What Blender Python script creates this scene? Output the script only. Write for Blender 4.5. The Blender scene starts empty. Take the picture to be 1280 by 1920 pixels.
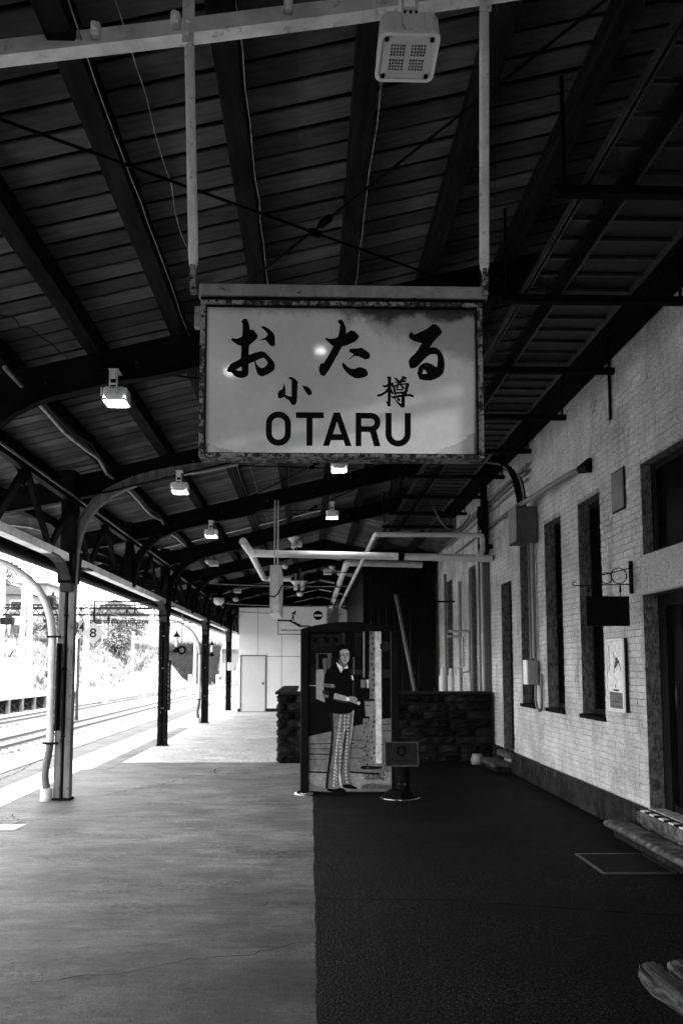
import bpy, math, random
from mathutils import Vector, Matrix
from mathutils.geometry import tessellate_polygon
random.seed(7)
R = math.radians
sc = bpy.context.scene
C = sc.collection

# ------------------------------------------------------------------ camera, sky, sun, exposure
cd = bpy.data.cameras.new('camera')
cam = bpy.data.objects.new('camera', cd); C.objects.link(cam)
cam.location = (0, 0, 1.59)
cam.rotation_euler = (R(95), 0, R(-1.5))
cd.sensor_fit = 'VERTICAL'; cd.sensor_height = 36; cd.sensor_width = 24; cd.lens = 28
cd.shift_y = 159.4 / 1920; cd.shift_x = 21 / 1920
cd.clip_start = 0.05; cd.clip_end = 6000
cd.dof.use_dof = True; cd.dof.focus_distance = 3.5; cd.dof.aperture_fstop = 8
sc.camera = cam
w = bpy.data.worlds.new('World'); sc.world = w; w.use_nodes = True
nt = w.node_tree; nt.nodes.clear()
SUN_EL, SUN_ROT = 68, 125
sky = nt.nodes.new('ShaderNodeTexSky'); sky.sky_type = 'NISHITA'; sky.sun_disc = False
sky.sun_elevation = R(SUN_EL); sky.sun_rotation = R(SUN_ROT); sky.air_density = 1.6; sky.dust_density = 2.5
bw = nt.nodes.new('ShaderNodeRGBToBW')
bg = nt.nodes.new('ShaderNodeBackground'); bg.inputs['Strength'].default_value = 0.15
wo = nt.nodes.new('ShaderNodeOutputWorld')
nt.links.new(sky.outputs[0], bw.inputs[0]); nt.links.new(bw.outputs[0], bg.inputs[0]); nt.links.new(bg.outputs[0], wo.inputs[0])
sd = bpy.data.lights.new('sun', 'SUN'); sd.energy = 3.0; sd.angle = R(0.5); sd.color = (1, 1, 1)
sun = bpy.data.objects.new('sun', sd); C.objects.link(sun)
sdir = Vector((math.sin(R(SUN_ROT)) * math.cos(R(SUN_EL)), math.cos(R(SUN_ROT)) * math.cos(R(SUN_EL)), math.sin(R(SUN_EL))))
sun.rotation_euler = sdir.to_track_quat('Z', 'Y').to_euler(); sun.location = (20, -20, 40)
sc.view_settings.view_transform = 'Standard'; sc.view_settings.look = 'None'
sc.view_settings.exposure = 3.95; sc.view_settings.gamma = 1; sc.view_settings.use_curve_mapping = False
sc.render.engine = 'CYCLES'
sc.cycles.max_bounces = 8; sc.cycles.diffuse_bounces = 5

# ------------------------------------------------------------------ materials (all greys: the photograph is monochrome)
class NT:
    def __init__(s, name):
        s.m = bpy.data.materials.new(name); s.m.use_nodes = True
        s.t = s.m.node_tree; s.n = s.t.nodes; s.b = s.n['Principled BSDF']
        s.pos = s.n.new('ShaderNodeNewGeometry').outputs['Position']
    def link(s, a, b): s.t.links.new(a, b)
    def map(s, sx=1, sy=1, sz=1, src=None):
        n = s.n.new('ShaderNodeVectorMath'); n.operation = 'MULTIPLY'; s.link(src or s.pos, n.inputs[0]); n.inputs[1].default_value = (sx, sy, sz); return n.outputs[0]
    def noise(s, scale, detail=4, rough=.55, vec=None, dist=0):
        n = s.n.new('ShaderNodeTexNoise'); n.inputs['Scale'].default_value = scale; n.inputs['Detail'].default_value = detail
        n.inputs['Roughness'].default_value = rough; n.inputs['Distortion'].default_value = dist
        s.link(vec or s.pos, n.inputs['Vector']); return n.outputs[0]
    def math(s, op, a, b=0, c=0, clamp=False):
        n = s.n.new('ShaderNodeMath'); n.operation = op; n.use_clamp = clamp
        for i, v in enumerate((a, b, c)):
            if hasattr(v, 'links'): s.link(v, n.inputs[i])
            else: n.inputs[i].default_value = v
        return n.outputs[0]
    def ramp(s, v, a, b, lo=0, hi=1):
        n = s.n.new('ShaderNodeMapRange'); n.interpolation_type = 'SMOOTHSTEP'; s.link(v, n.inputs[0])
        for i, x in enumerate((a, b, lo, hi)): n.inputs[i + 1].default_value = x
        return n.outputs[0]
    def mixv(s, f, a, b):
        # a*(1-f)+b*f
        return s.math('ADD', s.math('MULTIPLY', s.math('SUBTRACT', 1, f), a), s.math('MULTIPLY', f, b))
    def sep(s):
        n = s.n.new('ShaderNodeSeparateXYZ'); s.link(s.pos, n.inputs[0]); return n.outputs
    def objrand(s, amount):
        n = s.n.new('ShaderNodeObjectInfo'); return s.ramp(n.outputs['Random'], 0, 1, 1 - amount, 1 + amount)
    def col(s, v):
        n = s.n.new('ShaderNodeCombineColor')
        for i in range(3): s.link(v, n.inputs[i])
        s.link(n.outputs[0], s.b.inputs['Base Color'])
    def bump(s, v, strength=.3, dist=.01):
        n = s.n.new('ShaderNodeBump'); n.inputs['Strength'].default_value = strength; n.inputs['Distance'].default_value = dist
        s.link(v, n.inputs['Height']); s.link(n.outputs[0], s.b.inputs['Normal'])
    def fin(s, rough=.6, metal=0, spec=.5):
        if hasattr(rough, 'links'): s.link(rough, s.b.inputs['Roughness'])
        else: s.b.inputs['Roughness'].default_value = rough
        s.b.inputs['Metallic'].default_value = metal
        s.b.inputs['Specular IOR Level'].default_value = spec
        return s.m
def grey(name, base, rough=.6, metal=0, var=.25, scale=5, st=(1, 1, 1), bump=0, bscale=60, spec=.5, orand=0, dirt_or_shade=0):
    k = NT(name)
    v = k.ramp(k.noise(scale, 5, .6, k.map(*st)), .3, .7, base * (1 - var), base * (1 + var))
    if orand: v = k.math('MULTIPLY', v, k.objrand(orand))
    if dirt_or_shade:
        d = k.ramp(k.noise(scale * 3.1, 6, .7, k.map(*st)), .56, .68, 1, 1 - dirt_or_shade)
        v = k.math('MULTIPLY', v, d)
    k.col(v)
    if bump: k.bump(k.noise(bscale, 4, .6, k.map(*st)), bump, .01)
    return k.fin(rough, metal, spec)
def emit(name, st):
    m = bpy.data.materials.new(name); m.use_nodes = True; b = m.node_tree.nodes['Principled BSDF']
    b.inputs['Emission Color'].default_value = (1, 1, 1, 1); b.inputs['Emission Strength'].default_value = st; return m
M = {}
M['black'] = grey('black_paint', .006, .4, bump=.1, bscale=30, spec=.02)
M['blacksteel'] = grey('dark_beam_paint', .006, .55, var=.5, scale=3, bump=.15, bscale=25, spec=.015)
M['colpaint'] = grey('column_paint', .10, .5, var=.5, scale=2, st=(6, 6, 1), bump=.25, bscale=30, dirt_or_shade=.75)
M['palesteel'] = grey('pale_beam_paint', .75, .5, var=.25, scale=4, bump=.3, bscale=22, dirt_or_shade=.45)
M['pipe'] = grey('pale_pipe_paint', .5, .4, var=.2, scale=3, bump=.1, bscale=20, dirt_or_shade=.3)
M['pipewhite'] = grey('white_pipe_paint', .62, .35, var=.12, scale=3)
M['greypipe'] = grey('grey_pipe_paint', .09, .4, var=.2, scale=4)
M['darkpipe'] = grey('dull_pipe_paint', .10, .5, var=.3, scale=2, spec=.1)
M['knee'] = grey('dark_bracket_paint', .035, .5, var=.4, scale=4, spec=.03)  # even dark grey for the knees
M['midpaint'] = grey('mid_grey_paint', .2, .5, var=.2, dirt_or_shade=.2)
M['bounce_pale'] = grey('pale_bounce_ballast', .36, .85, var=.35, scale=18, bump=.8, bscale=22)  # pale tone picked to reflect light up under the left roof
M['galv'] = grey('galvanised_steel', .05, .4, metal=.5, var=.3, scale=12, dirt_or_shade=.5)
M['pole'] = grey('hanging_pole_paint', .8, .45, var=.15, scale=8, bump=.2, bscale=50, dirt_or_shade=.5)
M['lampcase'] = grey('lamp_case_paint', .72, .45, var=.08)
M['boxwhite'] = grey('white_box_paint', .52, .45, var=.12, scale=6, dirt_or_shade=.15)
M['boxgrey'] = grey('grey_box_paint', .06, .5, var=.2, scale=5, dirt_or_shade=.3)
M['white'] = grey('white_paint', .8, .5, var=.06)
M['darkgrey'] = grey('dark_grey_paint', .015, .5, spec=.04, var=.3)
M['chrome'] = grey('polished_metal', .55, .15, metal=1, var=.1)
M['wire'] = grey('pale_wire', .30, .4, var=.5, scale=14)
M['blackwire'] = grey('black_cable', .008, .45, spec=.03)
M['lamp_on'] = emit('lit_lamp', 9)
M['spot_on'] = emit('lit_spot', 3)
M['deck'] = grey('roof_deck_dark', .004, .9, spec=.03)
M['purlin'] = grey('purlin_timber', .012, .7, var=.5, scale=3, st=(6, 1, 6), bump=.15, bscale=30, spec=.02)
# roof boards: painted planks, grain along X
k = NT('roof_board_paint')
v = k.ramp(k.noise(3, 5, .6, k.map(1, 9, 1)), .25, .75, .07, .125)
v = k.math('MULTIPLY', v, k.objrand(.28)); v = k.math('MULTIPLY', v, k.ramp(k.noise(1.6, 4, .6), .35, .62, .75, 1.1)); k.col(v)
k.bump(k.noise(30, 3, .5, k.map(1, 6, 1)), .12, .004); M['board'] = k.fin(.7, 0, .03)
# painted brick wall
k = NT('white_painted_brick')
v = k.ramp(k.noise(1.1, 5, .6), .3, .7, .60, .78)
n2 = k.noise(48, 6, .82); v = k.math('MULTIPLY', v, k.ramp(n2, .36, .56, .5, 1.05))
v = k.math('MULTIPLY', v, k.ramp(k.noise(5, 7, .72, k.map(1, 1, .22)), .50, .72, 1, .55)); v = k.math('MULTIPLY', v, k.ramp(k.noise(2.3, 6, .7), .35, .65, .78, 1.1))
v = k.math('MULTIPLY', v, k.objrand(.05)); k.col(v)
k.bump(k.math('ADD', k.noise(60, 5, .75), k.math('MULTIPLY', k.noise(16, 3, .6), .9)), .85, .012); M['brick'] = k.fin(.8, 0, .1)
k = NT('stucco_joint'); k.col(k.ramp(k.noise(12, 5, .7), .35, .65, .22, .52)); k.bump(k.noise(70, 4, .7), .8, .01); M['joint'] = k.fin(.85, 0, .1)
k = NT('rough_stucco'); k.col(k.ramp(k.noise(60, 6, .8), .38, .56, .30, .62)); k.bump(k.noise(45, 5, .75), 1, .02); M['stucco'] = k.fin(.85, 0, .2)
k = NT('shaded_reveal'); k.col(k.ramp(k.noise(26, 6, .8, k.map(1, 1, .5)), .35, .65, .05, .24)); k.bump(k.noise(45, 5, .75), 1, .02); M['reveal'] = k.fin(.85, 0, .1)  # stucco darkened to stand in for shade on the opening sides
# plinth: dark stone with vertical pale runs
k = NT('plinth_stone_grime')
run = k.ramp(k.noise(3.4, 5, .65, k.map(1, 3, .25)), .60, .72, 0, 1)
v = k.mixv(k.math('MULTIPLY', run, k.ramp(k.noise(22, 4, .7, k.map(1, 1, .5)), .4, .6, 0, 1)), k.ramp(k.noise(8, 5), .3, .7, .006, .024), .30)
v = k.math('MULTIPLY', v, k.objrand(.25)); k.col(v); k.bump(k.noise(30, 4), .3, .01); M['plinth'] = k.fin(.6, 0, .05)
# step stone
k = NT('worn_step_stone'); v = k.ramp(k.noise(9, 6, .7), .38, .66, .012, .15)
v = k.math('MULTIPLY', v, k.objrand(.2)); k.col(v); k.bump(k.noise(40, 5, .7), .5, .01); M['step'] = k.fin(.55, 0, .2)
M['rusticated'] = None
k = NT('rusticated_stone'); v = k.ramp(k.noise(7, 6, .7), .3, .7, .003, .020); v = k.math('MULTIPLY', v, k.objrand(.45)); k.col(v)
k.bump(k.noise(14, 5, .65), .9, .05); M['rusticated'] = k.fin(.7, 0, .03)
M['mortar'] = grey('dark_mortar', .008, .9, spec=.1)
# near concrete: broom streaks across, grime, grit
def concrete(name, lo, hi, grime=.5, spk=.18):
    k = NT(name)
    a = k.noise(1.7, 7, .68, k.map(.85, 1.2, 1)); b = k.noise(15, 6, .78, k.map(.8, 1.35, 1)); c = k.noise(120, 3, .8); d = k.noise(.5, 4, .6)
    v = k.ramp(a, .3, .7, lo, hi)
    v = k.math('MULTIPLY', v, k.ramp(b, .32, .66, .6, 1.2))
    v = k.math('MULTIPLY', v, k.ramp(c, .3, .7, 1 - spk, 1 + spk))
    v = k.math('MULTIPLY', v, k.ramp(d, .35, .65, 1 - grime * .4, 1.08))
    g = k.math('MULTIPLY', k.ramp(k.noise(1.5, 7, .7, k.map(.75, 1.5, 1)), .50, .62, 0, 1), k.ramp(k.noise(22, 5, .75), .42, .58, 0, 1))
    v = k.math('MULTIPLY', v, k.math('SUBTRACT', 1, k.math('MULTIPLY', g, grime)))
    pit = k.math('MULTIPLY', k.ramp(k.noise(19, 4, .7), .58, .66, 1, .45), k.ramp(k.noise(7, 7, .8, k.map(.3, 2.0, 1)), .36, .60, .62, 1.12)); v = k.math('MULTIPLY', v, pit)
    v = k.math('MULTIPLY', v, k.ramp(k.noise(60, 3, .7), .38, .62, .72, 1.22))
    if grime > .7:   # grime deepened to paint in the light's falloff towards the viewer
        xx, yy, zz = k.sep(); dirt_or_shade = k.ramp(k.math('ADD', yy, k.math('MULTIPLY', a, 5.0)), 5.6, 11.0, .20, 1); v = k.math('MULTIPLY', v, dirt_or_shade)
    k.col(v); k.bump(k.math('ADD', c, k.math('MULTIPLY', b, 1.2)), .6, .008)
    return k.fin(k.ramp(b, .3, .7, .5, .75), 0, .35)
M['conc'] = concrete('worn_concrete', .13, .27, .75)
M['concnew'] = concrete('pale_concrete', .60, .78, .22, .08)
M['concedge'] = concrete('edge_concrete', .09, .2, .5)
k = NT('dark_asphalt')
vo = k.n.new('ShaderNodeTexVoronoi'); vo.inputs['Scale'].default_value = 70; k.link(k.pos, vo.inputs['Vector'])
a = k.noise(75, 5, .85); b = k.noise(1.1, 6, .65, k.map(.8, 1.3, 1))
v = k.ramp(vo.outputs['Distance'], .05, .6, .045, .003); v = k.math('MULTIPLY', v, k.ramp(b, .3, .7, .3, 1.3)); v = k.math('MULTIPLY', v, k.ramp(a, .44, .66, .22, 3.0)); k.col(v)
k.bump(k.math('SUBTRACT', k.math('MULTIPLY', a, .7), vo.outputs['Distance']), .9, .008); M['asph'] = k.fin(k.ramp(b, .3, .7, .55, .72), 0, .05)
M['paint'] = grey('road_paint_white', .62, .6, var=.12, scale=6, bump=.1, dirt_or_shade=.2)
M['rail'] = grey('rail_steel_rust', .018, .5, var=.4, scale=9)
M['sleeper'] = grey('sleeper_concrete', .07, .8, var=.3)
M['mark'] = grey('marker_board_paint', .26, .5, var=.1)
M['mark2'] = grey('number_board_paint', .032, .5, var=.1)
M['leg'] = grey('stained_concrete_leg', .025, .8, var=.5, scale=3)
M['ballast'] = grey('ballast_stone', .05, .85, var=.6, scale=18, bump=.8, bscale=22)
M['stone'] = grey('loose_ballast', .06, .85, var=.6, scale=11)
M['soil'] = grey('pale_dry_grass_bank', .075, .9, var=.6, scale=.5, bump=.6, bscale=3)
M['tuftd'] = grey('dark_brush', .014, .9, var=.6, scale=.6)
M['tuftl'] = grey('dry_straw', .06, .9, var=.4, scale=.8)
M['leaf'] = grey('tree_leaves', .02, .8, var=.4, scale=.5)
M['bark'] = grey('tree_bark', .08, .9)
M['housewall'] = grey('house_wall', .11, .8, var=.1)
M['houseroof'] = grey('house_roof', .03, .7, var=.2)
M['glassdark'] = grey('dark_glass', .003, .3, spec=.015)
M['doorwood'] = grey('dark_door_wood', .009, .5, spec=.04, var=.4, scale=3, st=(1, 1, .2), bump=.1)
M['kiosk'] = grey('kiosk_panel', .7, .5, var=.07, scale=.8)
M['kioskdoor'] = grey('kiosk_door_paint', .52, .45, var=.06, scale=1)
M['wood'] = None
k = NT('weathered_wood')
wv = k.noise(10, 6, .68, k.map(3.2, .32, 3.2), 1.2)
v = k.ramp(wv, .44, .62, .003, .13); v = k.math('MULTIPLY', v, k.ramp(k.noise(60, 3, .7, k.map(2.5, .3, 2.5)), .3, .6, .5, 1.25)); k.col(v); k.bump(wv, 1, .02); M['wood'] = k.fin(.6, 0, .4)
# flat prints
def flat(g, name=None, rough=.5): return grey(name or 'print_%03d' % int(g * 1000), g, rough, var=.22, scale=16, spec=.03)
P_ = {}
def PR(g):
    if g not in P_: P_[g] = flat(g * .35 if g < .1 else g * .85 if g < .5 else g * 1.15, 'print_%03d' % int(g * 1000))
    return P_[g]
# sign face: milk acrylic with stains (shapes of their own)
k = NT('stained_sign_acrylic'); X, Y, Z = k.sep()
nz = k.noise(7, 6, .62); nf = k.noise(26, 5, .7); nl = k.noise(2.2, 4, .5)
v = k.ramp(nl, .3, .7, .62, .84)
v = k.math('MULTIPLY', v, k.ramp(nf, .3, .7, .96, 1.04))
def sub(a, b): return k.math('SUBTRACT', a, b)
def add(a, b): return k.math('ADD', a, b)
def mul(a, b): return k.math('MULTIPLY', a, b)
# dark water stain along the top right, grey veil beneath it
wob = mul(sub(nz, .5), .22)
top = k.ramp(add(Z, wob), 3.055, 3.10, 0, 1); right = k.ramp(add(X, wob), .12, .20, 0, 1)
v = mul(v, sub(1, mul(mul(top, right), .8)))
veil = mul(k.ramp(add(add(Z, mul(X, .30)), mul(sub(nz, .5), .20)), 3.085, 3.16, 0, 1), k.ramp(add(X, wob), .10, .25, 0, 1))
v = mul(v, sub(1, mul(veil, .45)))
topl = mul(k.ramp(add(Z, mul(sub(nf, .5), .10)), 3.085, 3.125, 0, 1), k.ramp(X, -.5, -.3, .2, 1))
v = mul(v, sub(1, mul(topl, .40)))
# delaminated corners with a pale rim
def corner(dist):
    rim = mul(k.ramp(dist, -.012, -.002, 0, 1), k.ramp(dist, .000, .008, 1, 0)); ins = k.ramp(dist, -.003, .003, 0, 1)
    return rim, ins
dbr = sub(mul(add(X, mul(sub(nz, .5), .16)), .55), add(sub(Z, 2.482), mul(sub(nf, .5), .05)))
rim, ins = corner(sub(dbr, .27))
v = mul(v, sub(1, mul(ins, .38))); v = add(v, mul(rim, .06))
dbl = sub(mul(sub(mul(X, -1), mul(sub(nz, .5), .14)), .34), add(sub(Z, 2.482), mul(sub(nf, .5), .05)))
rim, ins = corner(sub(dbl, .085))
v = mul(v, sub(1, mul(ins, .40))); v = add(v, mul(rim, .06))
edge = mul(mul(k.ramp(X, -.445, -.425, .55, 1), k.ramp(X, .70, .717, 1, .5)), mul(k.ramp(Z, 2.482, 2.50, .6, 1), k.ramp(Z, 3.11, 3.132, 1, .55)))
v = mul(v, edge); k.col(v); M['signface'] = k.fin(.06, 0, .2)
# sign frame: flaking paint over rust
k = NT('flaking_frame_paint')
fl = k.noise(38, 7, .72); fl2 = k.noise(9, 5, .6)
mask = k.ramp(k.math('ADD', fl, k.math('MULTIPLY', fl2, .6)), .77, .84, 0, 1)
v = k.mixv(mask, k.ramp(fl, .3, .7, .012, .05), k.ramp(k.noise(60, 4, .6), .3, .7, .22, .38)); k.col(v)
k.bump(mask, .6, .004); M['flake'] = k.fin(.65, 0, .3)
k = NT('scuffed_beam_paint'); fl = k.noise(14, 7, .7, k.map(1, 1, 2.2)); mask = k.ramp(fl, .62, .66, 0, 1)
v = k.mixv(mask, k.ramp(k.noise(20, 4, .6), .3, .7, .2, .32), .02); k.col(v); k.bump(mask, .4, .003); M['scuff'] = k.fin(.55, 0, .3)
M['ink'] = grey('sign_lettering_ink', .004, .45, spec=.02)
M['trackfloor'] = M['ballast']

# ------------------------------------------------------------------ mesh helpers
class MB:
    def __init__(s): s.v = []; s.f = []; s.sm = []
    def add(s, vs, fs, smooth=False):
        o = len(s.v); s.v += [tuple(v) for v in vs]; s.f += [tuple(i + o for i in f) for f in fs]; s.sm += [smooth] * len(fs); return s
    def box(s, x0, x1, y0, y1, z0, z1, ch=0, m=None):
        x0, x1 = sorted((x0, x1)); y0, y1 = sorted((y0, y1)); z0, z1 = sorted((z0, z1))
        if ch:
            ch = min(ch, .45 * (x1 - x0), .45 * (y1 - y0), .45 * (z1 - z0)); vs = []
            for sx in (0, 1):
                for sy in (0, 1):
                    for sz in (0, 1):
                        X = (x0, x1)[sx]; Yv = (y0, y1)[sy]; Zv = (z0, z1)[sz]; cx = ch * (1 - 2 * sx); cy = ch * (1 - 2 * sy); cz = ch * (1 - 2 * sz)
                        vs += [(X, Yv + cy, Zv + cz), (X + cx, Yv, Zv + cz), (X + cx, Yv + cy, Zv)]
            def i(sx, sy, sz, a): return (sx * 4 + sy * 2 + sz) * 3 + a
            fs = []
            for e in (0, 1):
                q = [i(e, 0, 0, 0), i(e, 1, 0, 0), i(e, 1, 1, 0), i(e, 0, 1, 0)]; fs.append(q if e else q[::-1])
                q = [i(0, e, 0, 1), i(1, e, 0, 1), i(1, e, 1, 1), i(0, e, 1, 1)]; fs.append(q[::-1] if e else q)
                q = [i(0, 0, e, 2), i(1, 0, e, 2), i(1, 1, e, 2), i(0, 1, e, 2)]; fs.append(q if e else q[::-1])
            for a in (0, 1):
                for b in (0, 1):
                    fs.append([i(a, b, 0, 0), i(a, b, 0, 1), i(a, b, 1, 1), i(a, b, 1, 0)])
                    fs.append([i(a, 0, b, 0), i(a, 0, b, 2), i(a, 1, b, 2), i(a, 1, b, 0)])
                    fs.append([i(0, a, b, 1), i(0, a, b, 2), i(1, a, b, 2), i(1, a, b, 1)])
                    for c in (0, 1): fs.append([i(a, b, c, 0), i(a, b, c, 1), i(a, b, c, 2)])
        else:
            vs = [(x0, y0, z0), (x1, y0, z0), (x1, y1, z0), (x0, y1, z0), (x0, y0, z1), (x1, y0, z1), (x1, y1, z1), (x0, y1, z1)]
            fs = [(0, 3, 2, 1), (4, 5, 6, 7), (0, 1, 5, 4), (1, 2, 6, 5), (2, 3, 7, 6), (3, 0, 4, 7)]
        if m is not None: vs = [m @ Vector(v) for v in vs]
        return s.add(vs, fs)
    def tube(s, pts, r, n=10, caps=True):
        pts = [Vector(p) for p in pts]; rs = r if isinstance(r, (list, tuple)) else [r] * len(pts)
        rings = []; up = None
        for i, p in enumerate(pts):
            t = (pts[min(i + 1, len(pts) - 1)] - pts[max(i - 1, 0)]).normalized()
            if up is None: up = Vector((0, 0, 1)) if abs(t.z) < .9 else Vector((1, 0, 0))
            a = t.cross(up).normalized(); b = a.cross(t).normalized(); up = b
            rings.append([p + (a * math.cos(2 * math.pi * j / n) + b * math.sin(2 * math.pi * j / n)) * rs[i] for j in range(n)])
        vs = [v for rg in rings for v in rg]; fs = []
        for i in range(len(pts) - 1):
            for j in range(n): fs.append((i * n + j, i * n + (j + 1) % n, (i + 1) * n + (j + 1) % n, (i + 1) * n + j))
        s.add(vs, fs, True)
        if caps: s.add(rings[0], [tuple(range(n))[::-1]]); s.add(rings[-1], [tuple(range(n))])
        return s
    def lathe(s, prof, c, n=20):
        vs = []; fs = []
        for r, z in prof: vs += [(c[0] + r * math.cos(2 * math.pi * j / n), c[1] + r * math.sin(2 * math.pi * j / n), c[2] + z) for j in range(n)]
        for i in range(len(prof) - 1):
            for j in range(n): fs.append((i * n + j, i * n + (j + 1) % n, (i + 1) * n + (j + 1) % n, (i + 1) * n + j))
        return s.add(vs, fs, True)
    def bar(s, a, b, w, h, up=(0, 0, 1)):
        a = Vector(a); b = Vector(b); t = (b - a).normalized(); u = Vector(up)
        if abs(t.dot(u)) > .98: u = Vector((1, 0, 0))
        x = t.cross(u).normalized() * w / 2; z = x.normalized().cross(t).normalized() * h / 2
        vs = [a - x - z, a + x - z, a + x + z, a - x + z, b - x - z, b + x - z, b + x + z, b - x + z]
        return s.add(vs, [(0, 3, 2, 1), (4, 5, 6, 7), (0, 1, 5, 4), (1, 2, 6, 5), (2, 3, 7, 6), (3, 0, 4, 7)])
    def prism(s, poly, f0, f1):
        """poly: 2-D loop; f0/f1 map (u,v) to the two end faces"""
        n = len(poly); tris = tessellate_polygon([[Vector((u, v, 0)) for u, v in poly]])
        s.add([f0(*p) for p in poly], [t for t in tris]); s.add([f1(*p) for p in poly], [t[::-1] for t in tris])
        s.add([f0(*p) for p in poly] + [f1(*p) for p in poly], [(i, (i + 1) % n, n + (i + 1) % n, n + i) for i in range(n)]); return s
    def sweep(s, pts, prof):
        """pts along a path in a vertical plane: (point, normal, side); prof: list of (side, normal) offsets"""
        n = len(prof); vs = []; fs = []
        for p, nn, sd in pts: vs += [Vector(p) + Vector(sd) * a + Vector(nn) * b for a, b in prof]
        for i in range(len(pts) - 1):
            for j in range(n): fs.append((i * n + j, i * n + (j + 1) % n, (i + 1) * n + (j + 1) % n, (i + 1) * n + j))
        s.add(vs, fs); s.add(vs[:n], [tuple(range(n))[::-1]]); s.add(vs[-n:], [tuple(range(n))]); return s
def mesh(name, mb, m):
    me = bpy.data.meshes.new(name); me.from_pydata([tuple(v) for v in mb.v], [], mb.f)
    if any(mb.sm):
        me.polygons.foreach_set('use_smooth', mb.sm)
    me.materials.append(m); me.update(); return me
def root_loc(p):
    while p.parent: p = p.parent
    return p.location
def part(name, mb, m, parent, kind=None, label=None):
    L = root_loc(parent)
    mb.v = [(v[0] - L[0], v[1] - L[1], v[2] - L[2]) for v in mb.v]
    o = bpy.data.objects.new(name, mesh(name, mb, m)); C.objects.link(o); o.parent = parent
    if kind: o['kind'] = kind
    if label: o['label'] = label
    return o
def tag(o, label, cat, group=None):
    o['label'] = label; o['category'] = cat
    if group: o['group'] = group
    return o
def thing(name, label, cat, loc=(0, 0, 0), group=None):
    o = bpy.data.objects.new(name, None); C.objects.link(o); o.location = loc; o.empty_display_size = .1
    return tag(o, label, cat, group)
def solo(name, mb, m, label, cat, loc=(0, 0, 0), group=None):
    mb.v = [(v[0] - loc[0], v[1] - loc[1], v[2] - loc[2]) for v in mb.v]
    o = bpy.data.objects.new(name, mesh(name, mb, m)); C.objects.link(o); o.location = loc
    return tag(o, label, cat, group)
def struct(name, mb, m, kind='structure'):
    o = bpy.data.objects.new(name, mesh(name, mb, m)); C.objects.link(o); o['kind'] = kind; return o
def inst(name, me, parent, loc, rot=(0, 0, 0)):
    o = bpy.data.objects.new(name, me); C.objects.link(o); o.parent = parent; o.location = loc; o.rotation_euler = rot; return o
def copy_tree(o, parent=None):
    c = o.copy(); C.objects.link(c); c.parent = parent
    for ch in o.children: copy_tree(ch, c)
    return c
def smooth_loop(pts, it=1):
    for _ in range(it):
        q = []
        n = len(pts)
        for i in range(n):
            p0, p1, p2, p3 = pts[i - 1], pts[i], pts[(i + 1) % n], pts[(i + 2) % n]
            q.append(p1); q.append(tuple((-p0[a] + 9 * p1[a] + 9 * p2[a] - p3[a]) / 16 for a in (0, 1)))
        pts = q
    return pts
def flatpoly(mb, loops, f):
    """filled flat shape (first loop outer, others holes) put in space by f(u,v)"""
    tris = tessellate_polygon([[Vector((u, v, 0)) for u, v in lp] for lp in loops])
    vs = [f(u, v) for lp in loops for u, v in lp]
    mb.add(vs, [tuple(t) for t in tris]); return mb
def brush(mb, pts, w, f, n=8):
    """a stroke with round ends as one flat loop; w one width or a list"""
    ws = w if isinstance(w, (list, tuple)) else [w] * len(pts)
    L, Rr = [], []
    for i, (x, y) in enumerate(pts):
        a = pts[max(i - 1, 0)]; b = pts[min(i + 1, len(pts) - 1)]; dx, dy = b[0] - a[0], b[1] - a[1]; d = math.hypot(dx, dy) or 1
        nx, ny = -dy / d * ws[i] / 2, dx / d * ws[i] / 2; L.append((x + nx, y + ny)); Rr.append((x - nx, y - ny))
    def cap(p, q, c, out):
        r = []
        a0 = math.atan2(p[1] - c[1], p[0] - c[0]); rad = math.hypot(p[0] - c[0], p[1] - c[1])
        for k_ in range(1, 4): r.append((c[0] + rad * math.cos(a0 - math.pi * k_ / 4), c[1] + rad * math.sin(a0 - math.pi * k_ / 4)))
        return r
    loop = L + cap(L[-1], Rr[-1], pts[-1], 1) + Rr[::-1] + cap(Rr[0], L[0], pts[0], 1)
    return flatpoly(mb, [loop], f)
def text_loops(txt, size, f, name, m, parent, align='CENTER', bold=0):
    cu = bpy.data.curves.new('lettering', 'FONT'); cu.body = txt; cu.size = size; cu.align_x = align; cu.align_y = 'CENTER'; cu.offset = bold; cu.resolution_u = 4
    o = bpy.data.objects.new('lettering', cu); C.objects.link(o)
    dg = bpy.context.evaluated_depsgraph_get(); me = o.evaluated_get(dg).to_mesh()
    mb = MB(); mb.add([f(v.co.x, v.co.y) for v in me.vertices], [tuple(p.vertices) for p in me.polygons])
    bpy.data.objects.remove(o)
    return part(name, mb, m, parent)

# ------------------------------------------------------------------ ground, platform, tracks
g = MB(); g.add([(-3000, -1500, -1.35), (3000, -1500, -1.35), (3000, 4500, -1.35), (-3000, 4500, -1.35)], [(0, 1, 2, 3)]); struct('ground', g, M['ballast'])
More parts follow.
